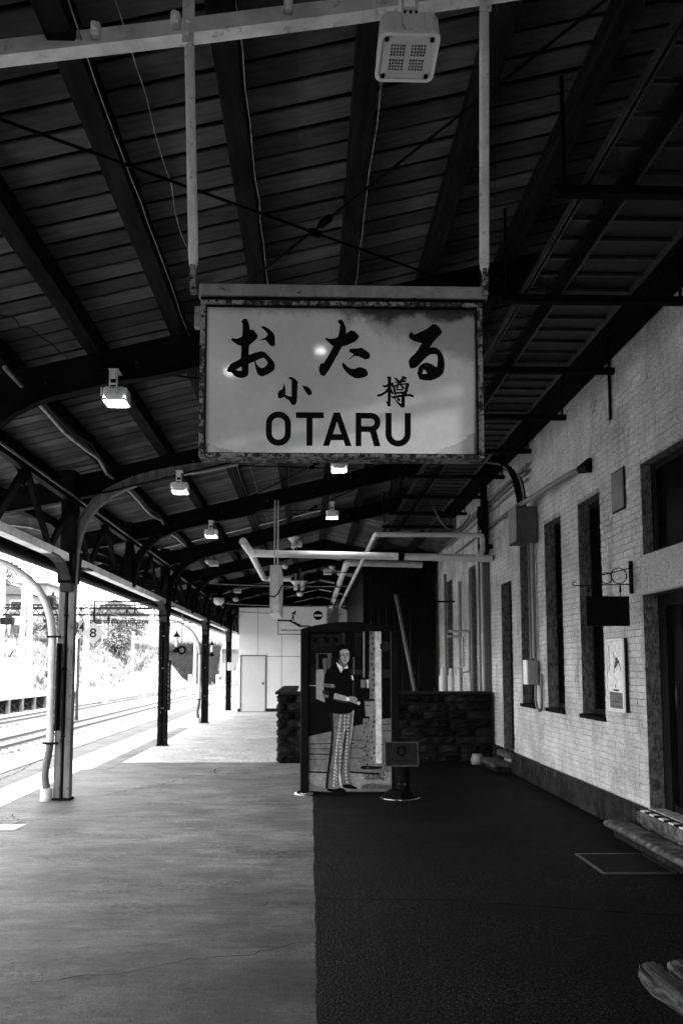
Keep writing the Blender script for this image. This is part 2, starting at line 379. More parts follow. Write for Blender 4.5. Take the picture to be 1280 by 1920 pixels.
# ballast bed as an undulating sheet
g = MB(); nx, ny = 60, 180; x0, x1, y0, y1 = -19, -4.66, -14, 130
for j in range(ny + 1):
    for i in range(nx + 1): g.v.append((x0 + (x1 - x0) * i / nx, y0 + (y1 - y0) * j / ny, -1.17 + random.uniform(-.025, .025)))
g.f = [(j * (nx + 1) + i, j * (nx + 1) + i + 1, (j + 1) * (nx + 1) + i + 1, (j + 1) * (nx + 1) + i) for j in range(ny) for i in range(nx)]; g.sm = [False] * len(g.f)
struct('ballast_bed', g, M['ballast'])
g = MB()
for _ in range(9000):
    y = 11 + 50 * random.random() ** 1.7; x = random.uniform(-18, -7.3); s = random.uniform(.025, .055); z = -1.15 + random.uniform(-.01, .02)
    a = random.random() * 6.28; c, sn = math.cos(a) * s, math.sin(a) * s; h = s * random.uniform(.6, 1)
    g.add([(x + c, y + sn, z), (x - sn, y + c, z), (x - c, y - sn, z), (x + sn * .8, y - c, z), (x + random.uniform(-.3, .3) * s, y + random.uniform(-.3, .3) * s, z + h)], [(0, 1, 4), (1, 2, 4), (2, 3, 4), (3, 0, 4)])
struct('loose_ballast', g, M['stone'], 'stuff')
bounce_mb = MB(); bounce_mb.add([(-7.25, -14, -1.135), (-4.68, -14, -1.135), (-4.68, 130, -1.135), (-7.25, 130, -1.135)], [(0, 1, 2, 3)]); struct('bounce_strip', bounce_mb, M['bounce_pale'])  # unseen strip added to bounce light onto the roof's left side
# platform body + sheets
g = MB(); g.box(-4.55, 3.1, -45, 60, -1.3, -.002); struct('platform', g, M['concedge'])
def strip(name, xa, xb, ya, yb, z, m, jl=0, jr=0, step=.06):
    g = MB(); n = max(1, int((yb - ya) / step)) if (jl or jr) else 1
    wl = wr = 0
    for i in range(n + 1):
        wl = wl * .8 + random.uniform(-jl, jl); wr = wr * .8 + random.uniform(-jr, jr); y = ya + (yb - ya) * i / n
        g.v += [(xa + wl, y, z), (xb + wr, y, z)]
    g.f = [(2 * i, 2 * i + 1, 2 * i + 3, 2 * i + 2) for i in range(n)]; g.sm = [False] * n
    return struct(name, g, m)
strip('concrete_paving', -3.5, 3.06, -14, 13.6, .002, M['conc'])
strip('asphalt_paving', -3.5, 3.06, -45, -14, .003, M['asph'])
strip('asphalt_paving', .042, 3.06, -14, 13.5, .006, M['asph'], jl=.0045)
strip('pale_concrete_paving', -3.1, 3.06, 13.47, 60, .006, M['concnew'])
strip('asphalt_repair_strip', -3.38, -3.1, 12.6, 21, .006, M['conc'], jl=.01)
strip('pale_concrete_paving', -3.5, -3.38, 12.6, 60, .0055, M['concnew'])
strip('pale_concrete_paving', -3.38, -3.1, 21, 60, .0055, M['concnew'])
strip('platform_edge_line', -4.02, -3.5, -14, 60, .006, M['paint'], jl=.004, jr=.004)
strip('platform_edge_paving', -4.55, -4.02, -14, 60, .002, M['concedge'])
g = MB(); g.box(-4.64, -4.55, -14, 60, -.14, .012, ch=.01); struct('platform_kerb', g, M['rail'])
g = MB(); g.add([(-4.2, 7.98, .008), (-2.86, 7.98, .008), (-2.84, 8.27, .008), (-4.2, 8.27, .008)], [(0, 1, 2, 3)]); struct('painted_patch', g, M['paint'])
# cracks and joints: thin dark ribbons
g = MB()
def crack(x, y, ang, n, w=.006, st=.07, wig=.5):
    p = [(x, y)]
    for _ in range(n):
        ang += random.uniform(-wig, wig) * .5; a = ang + random.uniform(-wig, wig); x += math.cos(a) * st; y += math.sin(a) * st; p.append((x, y))
    for i in range(len(p) - 1):
        (ax, ay), (bx, by) = p[i], p[i + 1]; dx, dy = bx - ax, by - ay; d = math.hypot(dx, dy); ww = w * random.uniform(.5, 1.1) / 2
        nx_, ny_ = -dy / d * ww, dx / d * ww
        g.add([(ax - nx_, ay - ny_, .0085), (ax + nx_, ay + ny_, .0085), (bx + nx_, by + ny_, .0085), (bx - nx_, by - ny_, .0085)], [(0, 1, 2, 3)])
crack(-3.45, 8.3, .5, 10, .014); crack(-3.0, 8.1, 1.1, 9, .014); crack(-2.7, 9.9, .75, 40, .018, .09); crack(-3.0, 8.5, 2.2, 6, .012); crack(-1.4, 4.2, .2, 22, .008); crack(-.6, 6.9, .3, 18, .007)
crack(-4.3, 10.0, 1.4, 60, .012, .1, .2); crack(-4.2, 13.5, 1.5, 60, .012, .12, .2); crack(-3.1, 14.5, .9, 20, .008, .1)
crack(-3.2, 16.6, .3, 10, .01, .1); crack(.04, 5.62, .02, 52, .022, .06, .12)
for y in (17.6, 20.9, 24.3): crack(-3.3, y, 0, 60, .03, .05, .05)
struct('pavement_cracks', g, M['mortar'])
# railway tracks
def track(xc, label):
    t = thing('railway_track', label, 'track', (xc, 30, -1.12), 'railway tracks beyond the platform')
    prof = [(-.06, 0), (.06, 0), (.06, .012), (.012, .03), (.012, .1), (.034, .112), (.034, .14), (-.034, .14), (-.034, .112), (-.012, .1), (-.012, .03), (-.06, .012)]
    for s in (-.5335, .5335):
        mb = MB(); pts = [((xc + s, y, -1.11), (0, 0, 1), (1, 0, 0)) for y in (-12, 130)]; mb.sweep(pts, prof); part('rail', mb, M['rail'], t)
    me = mesh('sleeper', MB().box(-1.0, 1.0, -.1, .1, -.05, .02, ch=.015), M['sleeper'])
    for i in range(90): inst('sleeper', me, t, (0, 6 + i * .62 - 30, 0))
    return t
track(-5.85, 'track right against the near platform edge, mostly hidden by the kerb')
track(-10.53, 'second track out, its two dark rails nearest to the column in view')
track(-14.85, 'farthest of the tracks, in front of the low far platform')

# ------------------------------------------------------------------ far side: platform, fence, masts, bank, houses
t = thing('far_platform', 'low pale platform on braced concrete legs across the tracks', 'platform', (-19.5, 42, -1.3))
part('deck', MB().box(-22, -17.5, -14, 61, -.36, -.2, ch=.02), M['concedge'], t)
me1 = mesh('leg', MB().box(-.11, .11, -.13, .13, -1.3 + 1.3, .94, ch=.02), M['leg'])
me2 = mesh('brace', MB().bar((0, -.95, .1), (0, .95, .85), .05, .07).bar((0.06, -.95, .85), (0.06, .95, .1), .05, .07), M['blacksteel'])
for i in range(18):
    inst('leg', me1, t, (-17.62 + 19.5, 61 - .3 - i * 2.2 - 42, 0))
    if i: inst('brace', me2, t, (-17.7 + 19.5, 61 - .3 - i * 2.2 + 1.1 - 42, 0))
part('back_wall', MB().box(-18.7, -18.6, 20, 60.5, -1.3, -.36), M['blacksteel'], t)
t = thing('white_fence', 'white rail fence standing on the far platform', 'fence', (-20.5, 44, -.2))
for i in range(22): part('post', MB().box(-20.54, -20.46, 20 + i * 1.9, 20.07 + i * 1.9, -.2, 1.15), M['white'], t)
for z in (.35, 1.0): part('rail', MB().box(-20.45, -20.41, 20, 60.2, z, z + .06), M['white'], t)
def mast(x, y, h, label, lat=True, r=.22):
    t = thing('catenary_mast', label, 'mast', (x, y, -1.2), 'white masts beyond the tracks')
    if lat:
        for sx in (-1, 1):
            for sy in (-1, 1): part('leg', MB().bar((x + sx * r, y + sy * r, -1.2), (x + sx * r * .6, y + sy * r * .6, h), .12, .12), M['white'], t)
        mb = MB(); n = int((h + 1.2) / .7)
        for i in range(n):
            z0 = -1.2 + i * (h + 1.2) / n; z1 = z0 + (h + 1.2) / n; s = 1 if i % 2 else -1
            mb.bar((x - s * r * .9, y - r * .9, z0), (x + s * r * .9, y - r * .9, z1), .07, .05); mb.bar((x + r * .9, y - s * r * .9, z0), (x + r * .9, y + s * r * .9, z1), .05, .07)
        part('lattice', mb, M['white'], t, 'stuff')
    else: part('pole', MB().tube([(x, y, -1.2), (x, y, h)], [r, r * .7], 12), M['white'], t)
    return t
mast(-22.3, 58, 11.5, 'tall white lattice mast, leftmost of those beyond the far platform')
mast(-19.7, 56, 9.2, 'white lattice mast second from the left beyond the far platform', r=.3)
mast(-17.2, 62, 7.5, 'white mast standing just left of the nearest platform column', False, .24)
mast(-19.2, 66, 11.5, 'plain white pole seen right behind the rain pipe arch', False, .3)
mast(-26.5, 60, 6, 'thin white pole at the picture edge beyond the far platform', False, .13)
mast(-20.2, 92, 5.6, 'white pole on the bank behind the diamond board', False, .16)
mast(-15.4, 108, 5.5, 'white pole by the overpass abutment', False, .2)
def gantry(y, xa, xb, z, label, h=.5):
    t = thing('catenary_gantry', label, 'gantry', ((xa + xb) / 2, y, z), 'dark gantries over the tracks')
    for zz in (z, z + h): part('chord', MB().box(xa, xb, y - .08, y + .08, zz, zz + .15), M['blacksteel'], t)
    mb = MB(); n = int((xb - xa) / (h * 1.3)); dx = (xb - xa) / n
    for i in range(n): mb.bar((xa + i * dx, y, z), (xa + (i + .5) * dx, y, z + h), .05, .05); mb.bar((xa + (i + .5) * dx, y, z + h), (xa + (i + 1) * dx, y, z), .05, .05)
    part('lattice', mb, M['blacksteel'], t, 'stuff')
    for i in range(4):
        x = xa + (xb - xa) * (i + .6) / 4.3
        part('insulator', MB().lathe([(.02, 0), (.13, -.06), (.06, -.1), (.14, -.17), (.06, -.21), (.14, -.28), (.02, -.34)], (x, y, z), 10).box(x - .02, x + .02, y - .02, y + .02, z - 1.2, z - .3), M['blacksteel'], t)
    return t
gantry(58, -24, -8.3, 5.25, 'nearest dark lattice gantry across the tracks, left of the column')
gantry(76, -30, -9, 7.0, 'dark gantry with hanging insulators, behind the number boards', .35)
gantry(96, -30, -8, 6.75, 'farthest and thinnest dark gantry across the tracks', .25)
def wirepts(a, b, sag, n=14):
    a = Vector(a); b = Vector(b); return [a.lerp(b, i / n) - Vector((0, 0, sag * 4 * (i / n) * (1 - i / n))) for i in range(n + 1)]
for i, (x, z) in enumerate(((-10.5, 4.6), (-14.8, 4.6), (-12.6, 6.6), (-21, 8.6))):
    solo('overhead_wire', MB().tube(wirepts((x, 8, z), (x - 1, 118, z + .3), .25, 24), .016, 5), M['blackwire'], ['thin overhead wire above the second track', 'thin overhead wire above the farthest track', 'feeder wire between the two far tracks', 'highest wire, strung past the white masts'][i], 'wire', (x, 8, z))
for i, (x, z, w_, h_) in enumerate(((-23.2, 6.3, .5, .9), (-21.6, 4.6, .9, .5), (-20.4, 3.4, .4, 1.0), (-18.6, 6.1, .7, .6), (-17.3, 4.4, .5, .5), (-12.6, 6.2, .6, .4))):
    t = thing('switchgear_box', ['dark tall box fixed over the gantry at the picture edge', 'flat dark box hung under the gantry near the picture edge', 'dark narrow box hung lowest under the gantry', 'squarish dark box on top of the gantry between the masts', 'small dark box under the gantry beside the arching rain pipe', 'small dark box on the gantry right of the nearest column'][i], 'box', (x, 57.6, z))
    part('case', MB().box(x - w_ / 2, x + w_ / 2, 57.3, 57.8, z, z + h_, ch=.04), M['blacksteel'], t); part('stem', MB().box(x - .05, x + .05, 57.8, 57.9, min(z, 5.3), max(z + h_, 5.4)), M['blacksteel'], t)
    part('insulator', MB().lathe([(.02, 0), (.11, .06), (.05, .1), (.11, .16), (.02, .24)], (x + w_ * .3, 57.5, z + h_), 10), M['blacksteel'], t)
# number boards
t = thing('number_board', 'small square number board reading 24 on a dark post', 'sign', (-11.4, 40, -1.2))
part('post', MB().box(-11.53, -11.40, 39.96, 40.06, -1.2, 3.0).box(-11.55, -11.38, 39.94, 40.08, -1.2, -.8), M['darkgrey'], t)
pb = part('board', MB().box(-11.70, -11.12, 39.86, 39.9, 3.17, 3.86, ch=.01), M['mark2'], t)
text_loops('24', .66, lambda u, v: (-11.41 + u * .76, 39.855, 3.52 + v), 'number', M['ink'], pb, bold=.012)
t = thing('stop_marker', 'white diamond board with the number 8 hung from a dark arm', 'sign', (-4.363, 16.3, 2.9))
part('arm', MB().box(-4.385, -2.95, 16.28, 16.31, 2.9, 2.93).box(-4.385, -4.355, 16.28, 16.31, 2.48, 2.9), M['black'], t)
d = .235; pb = part('board', MB().prism([(-d, 0), (0, -d), (d, 0), (0, d)], lambda u, v: (-4.37 + u, 16.24, 2.262 + v), lambda u, v: (-4.37 + u, 16.262, 2.262 + v)), M['mark'], t)
text_loops('8', .26, lambda u, v: (-4.37 + u * 1.1, 16.238, 2.262 + v), 'number', M['ink'], pb, bold=.004)
# cabinets on / by the far platform
t = thing('equipment_cabinet', 'tall white cabinet under the square number board', 'cabinet', (-17.9, 60, -.2))
part('body', MB().box(-18.4, -17.3, 59.6, 60.6, -.2, 2.2, ch=.03), M['white'], t); part('door', MB().box(-18.3, -17.4, 59.57, 59.6, -.1, 2.1, ch=.01), M['white'], t)
t = thing('equipment_cabinet', 'white cabinet left of the nearest column on the far platform', 'cabinet', (-21, 57, -.2))
part('body', MB().box(-21.4, -19.9, 56.6, 57.6, -.2, 2.2, ch=.03), M['white'], t); part('door', MB().box(-21.3, -20.0, 56.57, 56.6, -.1, 2.1, ch=.01), M['white'], t)
t = thing('white_board_sign', 'white board on two legs beside the tracks below the diamond board', 'sign', (-16.3, 62, -1.2))
part('board', MB().box(-17.2, -16.1, 61.95, 62, .5, 1.6, ch=.02), M['white'], t)
for x in (-17.05, -16.25): part('leg', MB().box(x - .05, x + .05, 62, 62.08, -1.2, 1.5), M['white'], t)
for i, x in enumerate((-14.6, -13.1, -10.4, -8.7)):
    y = 58 + i * 6; solo('marker_post', MB().box(x - .11, x + .11, y, y + .2, -1.2, [1.5, 1.0, .9, .8][i], ch=.03), M['white'], ['tallest of the short white posts beside the tracks', 'short white post standing alone between the tracks', 'low white post right of the second column', 'lowest, farthest white post near the overpass'][i], 'post', (x, y, -1.2), 'short white marker posts')
# bank terrain
g = MB(); nx, ny = 40, 70
def bankz(x, y):
    # rises away from the tracks, wraps round behind
    base = -22.5 if y < 95 else -22.5 + (y - 95) * .15
    d = base - x; z = -1.2 + (0 if d < 0 else min(d, 6.5) * .85 + max(0, d - 6.5) * .05)
    return z
for j in range(ny + 1):
    for i in range(nx + 1):
        x = -130 + (112) * (i / nx) ** .55; y = -20 + 260 * j / ny; g.v.append((x, y, bankz(x, y) + random.uniform(-.18, .18)))
g.f = [(j * (nx + 1) + i, j * (nx + 1) + i + 1, (j + 1) * (nx + 1) + i + 1, (j + 1) * (nx + 1) + i) for j in range(ny) for i in range(nx)]; g.sm = [True] * len(g.f)
struct('bank', g, M['soil'])
for nm, m, cnt, h in (('dark_brush', M['tuftd'], 3800, 1.0), ('dry_grass', M['tuftl'], 9000, .6)):
    g = MB()
    for _ in range(cnt):
        y = random.uniform(40, 190); x = -23 - 26 * random.random() ** 1.2
        if nm == 'dark_brush' and (math.sin(x * .9 + y * .21) + math.sin(y * .37 - x * .5) + random.uniform(-.7, .7)) < .55: continue
        z = bankz(x, y)
        for b in range(5):
            a = random.uniform(-.9, .9); hh = h * random.uniform(.4, 1.1); dx = random.uniform(-.3, .3); ww = .05 * hh + .03
            g.add([(x + dx - ww, y, z - .1), (x + dx + ww, y + .05, z - .1), (x + dx + a * hh * .8, y + random.uniform(-.2, .2), z + hh)], [(0, 1, 2)])
    struct(nm, g, m, 'stuff')
g = MB()   # steep overgrown slope beside the overpass
for j in range(13):
    for i in range(13): g.v.append((-23 + i * .75, 124 + j * .4, -1.3 + j * .5 + random.uniform(-.15, .15)))
g.f = [(j * 13 + i, j * 13 + i + 1, (j + 1) * 13 + i + 1, (j + 1) * 13 + i) for j in range(12) for i in range(12)]; g.sm = [True] * len(g.f)
struct('overgrown_slope', g, M['tuftl'])
g = MB()
for _ in range(2600):
    x = random.uniform(-23, -14.2); k_ = random.random(); y = 123.8 + k_ * 4.8; z = -1.2 + k_ * 6
    for b in range(3):
        a = random.uniform(-1, 1); hh = random.uniform(.4, 1.3); g.add([(x - .05, y - .2, z), (x + .05, y - .2, z), (x + a * hh, y - .4, z + hh)], [(0, 1, 2)])
struct('dark_brush', g, M['tuftd'], 'stuff')
# overpass
t = thing('overpass', 'pale road overpass with plain parapet crossing the far end of the tracks', 'bridge', (-19, 132, -1.2))
part('girder', MB().box(-60, -4, 130, 138, 4.0, 4.7), M['concedge'], t)
part('parapet', MB().box(-60, -4, 129.7, 130, 4.4, 8.3), M['housewall'], t)
part('abutment', MB().box(-14.2, -4, 130.2, 138, -1.3, 4.0), M['housewall'], t)
part('pier', MB().box(-24.5, -23.4, 130.2, 138, -1.3, 4.0), M['housewall'], t)
# houses on the bank
def house(x, y, z, w_, d_, h, label, nwin, roof='gable'):
    t = thing('house', label, 'house', (x, y, z), 'houses on the slope')
    part('wall', MB().box(x - w_ / 2, x + w_ / 2, y, y + d_, z, z + h), M['housewall'], t)
    if roof == 'gable':
        part('roof', MB().prism([(-w_ / 2 - .4, h), (w_ / 2 + .4, h), (0, h + w_ * .28)], lambda u, v: (x + u, y - .4, z + v), lambda u, v: (x + u, y + d_ + .4, z + v)), M['houseroof'], t)
    else: part('roof', MB().box(x - w_ / 2 - .3, x + w_ / 2 + .3, y - .3, y + d_ + .3, z + h, z + h + .3), M['houseroof'], t)
    for i in range(nwin):
        for s in range(max(1, int(h / 2.9))):
            wx = x - w_ / 2 + w_ * (i + .5) / nwin; wz = z + 1 + s * 2.8
            f = part('window', MB().box(wx - .75, wx + .75, y - .06, y, wz, wz + 1.3), M['white'], t); part('pane', MB().box(wx - .65, wx + .65, y - .09, y - .06, wz + .1, wz + 1.2), M['knee'], f)
house(-46, 92, bankz(-46, 92) - .3, 9, 7, 5.8, 'gabled house on the slope at the picture edge, lowest of them', 3)
house(-36.5, 96, bankz(-36.5, 96) - .3, 6, 6, 5.8, 'narrow gabled house on the slope behind the masts', 2)
house(-43, 116, bankz(-43, 116) - .3, 10, 7, 8.6, 'flat roofed three storey house high on the slope', 4, 'flat')
house(-31, 128, bankz(-31, 128) - .3, 8, 7, 5.8, 'low gabled house right of the nearest column, beyond the overpass', 3)
house(-52, 108, bankz(-52, 108) - .3, 9, 7, 5.8, 'gabled house highest on the slope at the far left', 3)
def tree(x, y, z, h, r, label):
    t = thing('tree', label, 'tree', (x, y, z), 'trees on the slope')
    mb = MB().tube([(x, y, z), (x + .1, y, z + h * .5), (x, y, z + h * .95)], [.25, .18, .05], 8)
    for i in range(7):
        a = random.random() * 6.28; zz = z + h * random.uniform(.3, .75); mb.tube([(x, y, zz), (x + math.cos(a) * r * .8, y + math.sin(a) * r * .8, zz + r * .5)], [.09, .02], 5)
    part('trunk', mb, M['bark'], t)
    mb = MB()
    cl = [(random.gauss(0, r * .5), random.gauss(0, r * .5), random.uniform(h * .4, h)) for _ in range(16)]
    for c in cl:
        for _ in range(90):
            p = Vector((x + c[0], y + c[1], z + c[2])) + Vector((random.gauss(0, .35), random.gauss(0, .35), random.gauss(0, .3))) * r * .55
            u = Vector((random.uniform(-1, 1), random.uniform(-1, 1), random.uniform(-1, 1))).normalized() * .16; v_ = u.orthogonal().normalized() * .12
            mb.add([p - u, p + v_, p + u, p - v_], [(0, 1, 2, 3)])
    part('crown', mb, M['leaf'], t)
tree(-33.2, 82, bankz(-33.2, 82) - .2, 7.5, 2.6, 'leafy tree on the slope between the white masts')
tree(-39.5, 88, bankz(-39.5, 88) - .2, 7.5, 2.2, 'small tree beside the narrow house on the slope')
tree(-30, 100, bankz(-30, 100) - .2, 4.5, 2.4, 'bushy tree on the slope right of the nearest column')
for i, (tx, ty, th, tr_) in enumerate(((-28.5, 88, 4.0, 2.0), (-35, 110, 6.5, 2.8), (-27, 118, 4.2, 2.4), (-42, 100, 7.5, 2.6), (-25.5, 108, 3.4, 1.8), (-31, 76, 5.5, 2.0))):
    tree(tx, ty, bankz(tx, ty) - .2, th, tr_, ['low round bush-like tree on the slope beneath the diamond board', 'broad tree rising between two houses', 'tree beside the overpass parapet', 'tall tree left of the gabled house', 'smallest tree on the slope, near the overpass', 'tree on the slope just left of the first column'][i])
tree(-49, 84, bankz(-49, 84) - .2, 7, 2.6, 'tree at the left picture edge on the slope')

# ------------------------------------------------------------------ station building
WX = 3.1
openings = [(4.9, 7.33, .30, 2.258), (4.9, 7.29, 2.61, 3.49), (8.35, 9.06, 1.05, 3.47), (9.68, 10.38, 1.05, 3.47), (10.94, 11.62, 1.05, 3.45), (12.13, 12.81, .28, 2.92), (14.72, 15.42, 1.05, 3.5), (17.2, 17.9, 1.05, 3.5), (19.6, 20.3, 1.05, 3.5)]
t = thing('station_building', 'whitewashed brick station building with tall dark windows on a dark stone plinth', 'building', (3.3, 8, 0)); BLD = t
mb = MB(); ys = sorted({-9.8, 42.} | {o[0] for o in openings} | {o[1] for o in openings})
for a, b in zip(ys, ys[1:]):
    zs = [(o[2], o[3]) for o in openings if o[0] <= a + 1e-6 and o[1] >= b - 1e-6]; zs.sort(); z = 0
    for lo, hi in zs + [(5.7, 5.7)]:
        if lo > z + 1e-4: mb.box(3.112, 3.42, a, b, z, lo)
        z = max(z, hi)
part('wall', mb, M['joint'], t)
part('roof', MB().box(3.0, 12, -9.8, 42, 5.7, 5.9), M['blacksteel'], t)
part('rear_wall', MB().box(11.7, 12, -9.8, 42, 0, 5.7).box(3.42, 11.7, 42, 42.2, 0, 5.7).box(3.42, 11.7, -10, -9.8, 0, 5.7), M['joint'], t)
# bricks
CH, BL = .0655, .232
bricks = []
rows = int((5.0 - .30) / CH)
def free(y0, y1, z0, z1):
    segs = [(y0, y1)]
    for (a, b, c, d_) in openings + [(4.9, 7.34, 2.258, 2.61)]:
        if z1 > c + .01 and z0 < d_ - .01:
            ns = []
            for s0, s1 in segs:
                if b <= s0 or a >= s1: ns.append((s0, s1)); continue
                if s0 < a: ns.append((s0, a))
                if s1 > b: ns.append((b, s1))
            segs = ns
    return segs
for r_ in range(rows):
    z0 = .302 + r_ * CH; z1 = z0 + CH
    y = 1.5 + (BL / 2 if r_ % 2 else 0) + random.uniform(-.01, .01)
    while y < 24:
        for a, b in free(y, y + BL, z0, z1):
            if b - a > .03: bricks.append((a, b, z0, z1))
        y += BL
def brickgeo(mb, a, b, z0, z1, x=0, j=.0022):
    h = random.uniform(.005, .0125); e = .005; x0 = 3.1125 + x; xf = x0 - h
    a += j; b -= j; z0 += j; z1 -= j
    q = [random.uniform(-.0015, .0015) for _ in range(4)]
    vs = [(x0, a, z0), (x0, b, z0), (x0, b, z1), (x0, a, z1), (xf + q[0], a + e, z0 + e), (xf + q[1], b - e, z0 + e), (xf + q[2], b - e, z1 - e), (xf + q[3], a + e, z1 - e)]
    return mb.add(vs, [(4, 7, 6, 5), (0, 4, 5, 1), (1, 5, 6, 2), (2, 6, 7, 3), (3, 7, 4, 0)])
vis = [b for b in bricks if b[0] > 6.95]; vis.sort(key=lambda b: b[0] + abs((b[2]) - 1.6) * .5)
single = set(vis[:300]); rest = MB()
for bq in bricks:
    if bq in single:
        part('brick', brickgeo(MB(), *bq), M['brick'], t)
    else: brickgeo(rest, *bq)
part('brickwork', rest, M['brick'], t, 'stuff')
part('door_lintel', MB().box(3.092, 3.42, 4.9, 7.335, 2.262, 2.606, ch=.006), M['stucco'], t)
# reveals lined with stucco
def window(a, b, z0, z1, label=None, door=False):
    f = part('door' if door else 'window', MB().box(3.24, 3.30, a + .012, a + .06, z0, z1).box(3.24, 3.30, b - .06, b - .012, z0, z1).box(3.24, 3.30, a + .06, b - .06, z1 - .07, z1 - .01).box(3.24, 3.30, a + .06, b - .06, z0, z0 + .07).box(3.25, 3.29, a + .06, b - .06, (z0 + z1) / 2 - .025, (z0 + z1) / 2 + .025).box(3.25, 3.29, (a + b) / 2 - .02, (a + b) / 2 + .02, z0 + .07, z1 - .07), M['doorwood'], BLD, label=label)
    part('reveal', MB().box(3.108, 3.42, b - .008, b - .001, z0, z1 - .008).box(3.108, 3.42, a + .001, a + .008, z0, z1 - .008).box(3.108, 3.42, a + .001, b - .001, z1 - .008, z1 - .001), M['reveal'], f)
    part('pane', MB().box(3.268, 3.274, a + .06, b - .06, z0 + .07, z1 - .07), M['glassdark'], f)
    if not door: part('sill', MB().box(3.07, 3.24, a - .02, b + .02, z0 - .035, z0 + .012, ch=.006), M['black'], f)
    return f
for o in openings[2:]:
    window(*o, door=(o[2] < .5))
# transom and big entrance door
a, b, z0, z1 = openings[1]
f = part('window', MB().box(3.20, 3.26, b - .11, b - .012, z0, z1).box(3.20, 3.26, a, b - .11, z1 - .08, z1 - .01).box(3.20, 3.26, a, b - .11, z0, z0 + .06).box(3.21, 3.25, 6.45, 6.5, z0 + .06, z1 - .08), M['doorwood'], BLD, label='wide dark transom window above the entrance')
part('reveal', MB().box(3.108, 3.42, b - .008, b - .001, z0, z1 - .008).box(3.108, 3.42, a, b, z1 - .008, z1 - .001), M['reveal'], f)
part('pane', MB().box(3.228, 3.234, a, b - .11, z0 + .06, z1 - .08), M['glassdark'], f)
part('sill', MB().box(3.095, 3.20, a, b - .008, z0 - .004, z0 + .012), M['stucco'], f)
a, b, z0, z1 = openings[0]
f = part('door', MB().box(3.24, 3.30, b - .17, b - .012, z0, z1 - .01).box(3.24, 3.30, a, b - .17, z1 - .12, z1 - .01).box(3.26, 3.30, 6.98, 7.16, z0, z0 + .06).box(3.26, 3.30, 6.1, 6.98, z0, z0 + .22), M['doorwood'], BLD, label='dark wooden entrance door with glazed upper half')
part('reveal', MB().box(3.108, 3.42, b - .008, b - .001, z0, z1 - .008).box(3.108, 3.42, a, b, z1 - .008, z1 - .001), M['reveal'], f)
part('door_leaf', MB().box(3.30, 3.34, 6.98, 7.16, z0, z1 - .12).box(3.30, 3.34, 5.4, 6.98, z0, z0 + .28).box(3.315, 3.325, 5.4, 6.98, z0 + .28, z0 + .85).box(3.30, 3.34, 5.4, 6.98, z0 + .85, z0 + .95).box(3.30, 3.34, 5.4, 6.98, 1.55, 1.60).box(3.30, 3.34, 5.4, 6.98, 1.85, 1.90).box(3.302, 3.338, 6.2, 6.25, z0 + .95, z1 - .12).box(3.302, 3.338, 6.72, 6.76, z0 + .95, z1 - .12), M['doorwood'], f)
part('pane', MB().box(3.316, 3.322, 5.4, 6.98, z0 + .95, z1 - .12), M['glassdark'], f)
part('handle', MB().tube([(3.29, 7.07, 1.2), (3.27, 7.07, 1.2), (3.27, 7.07, 1.45), (3.29, 7.07, 1.45)], .009, 8), M['galv'], f)
# dim lamps seen through the transom
t2 = thing('ceiling_lamp', 'small bright lamps inside, seen through the transom window', 'lamp', (3.9, 8.3, 3.3))
# plinth stones
y = 7.45
cuts = [1.5, 2.7, 3.9, 4.9]; yy = 7.36
pl = [(1.5, 3.1), (3.1, 4.9)]
while yy < 12.1: pl.append((yy, min(yy + random.uniform(1.1, 1.5), 12.12))); yy = pl[-1][1]
yy = 12.83
while yy < 24: pl.append((yy, yy + 1.3)); yy += 1.3
for a, b in pl: part('plinth_stone', MB().box(3.045, 3.112, a + .003, b - .003, 0, .297 + random.uniform(-.002, .002), ch=.006), M['plinth'], BLD)
part('threshold_riser', MB().box(3.045, 3.112, 4.9, 7.36, 0, .17), M['step'], BLD)
part('soffit', MB().box(2.42, 3.09, 1.0, 40, 4.74, 5.25), M['blacksteel'], BLD)
# entrance threshold with black and white edge
t = thing('entrance_threshold', 'upper doorstep edged with a black and white striped strip', 'doorstep', (3.1, 6.2, .17))
part('slab', MB().box(2.985, 3.42, 4.9, 7.345, .172, .290, ch=.02), M['step'], t)
for i in range(26):
    a = 7.34 - i * .094; part('stripe', MB().box(2.98, 3.045, a - .0935, a, .2905, .3035, ch=.003), M['white'] if i % 2 else M['ink'], t)
t = thing('stone_step', 'worn stone step in front of the entrance, rounded nosing', 'step', (2.92, 6.3, 0))
part('riser', MB().box(2.85, 2.985, 4.6, 7.56, 0, .085, ch=.01), M['plinth'], t)
for a, b in ((6.72, 7.62), (5.6, 6.714), (4.6, 5.594)):
    prof = [(0, .0), (0, .062), (-.16, .062), (-.19, .055), (-.205, .035), (-.205, .02), (-.19, .003), (-.17, 0)]
    part('tread_stone', MB().prism(prof, lambda u, v, a=a: (2.985 + u, a, .088 + v), lambda u, v, b=b: (2.985 + u, b, .088 + v)), M['step'], t)
t = thing('stone_step', 'low stone step in front of the narrow far door', 'step', (2.95, 12.5, 0))
part('tread_stone', MB().box(2.76, 3.04, 12.1, 13.0, .07, .14, ch=.015), M['step'], t); part('riser', MB().box(2.82, 3.04, 12.12, 12.98, 0, .07), M['plinth'], t)
part('threshold', MB().box(2.99, 3.2, 12.13, 12.81, .2, .28, ch=.008), M['step'], t)
solo('white_stone', MB().lathe([(.0, 0), (.10, 0), (.105, .06), (.085, .15), (.06, .165), (0, .168)], (2.74, 13.12, .006), 14), M['midpaint'], 'rounded white block on the ground at the end of the low step', 'block', (2.74, 13.12, .006))
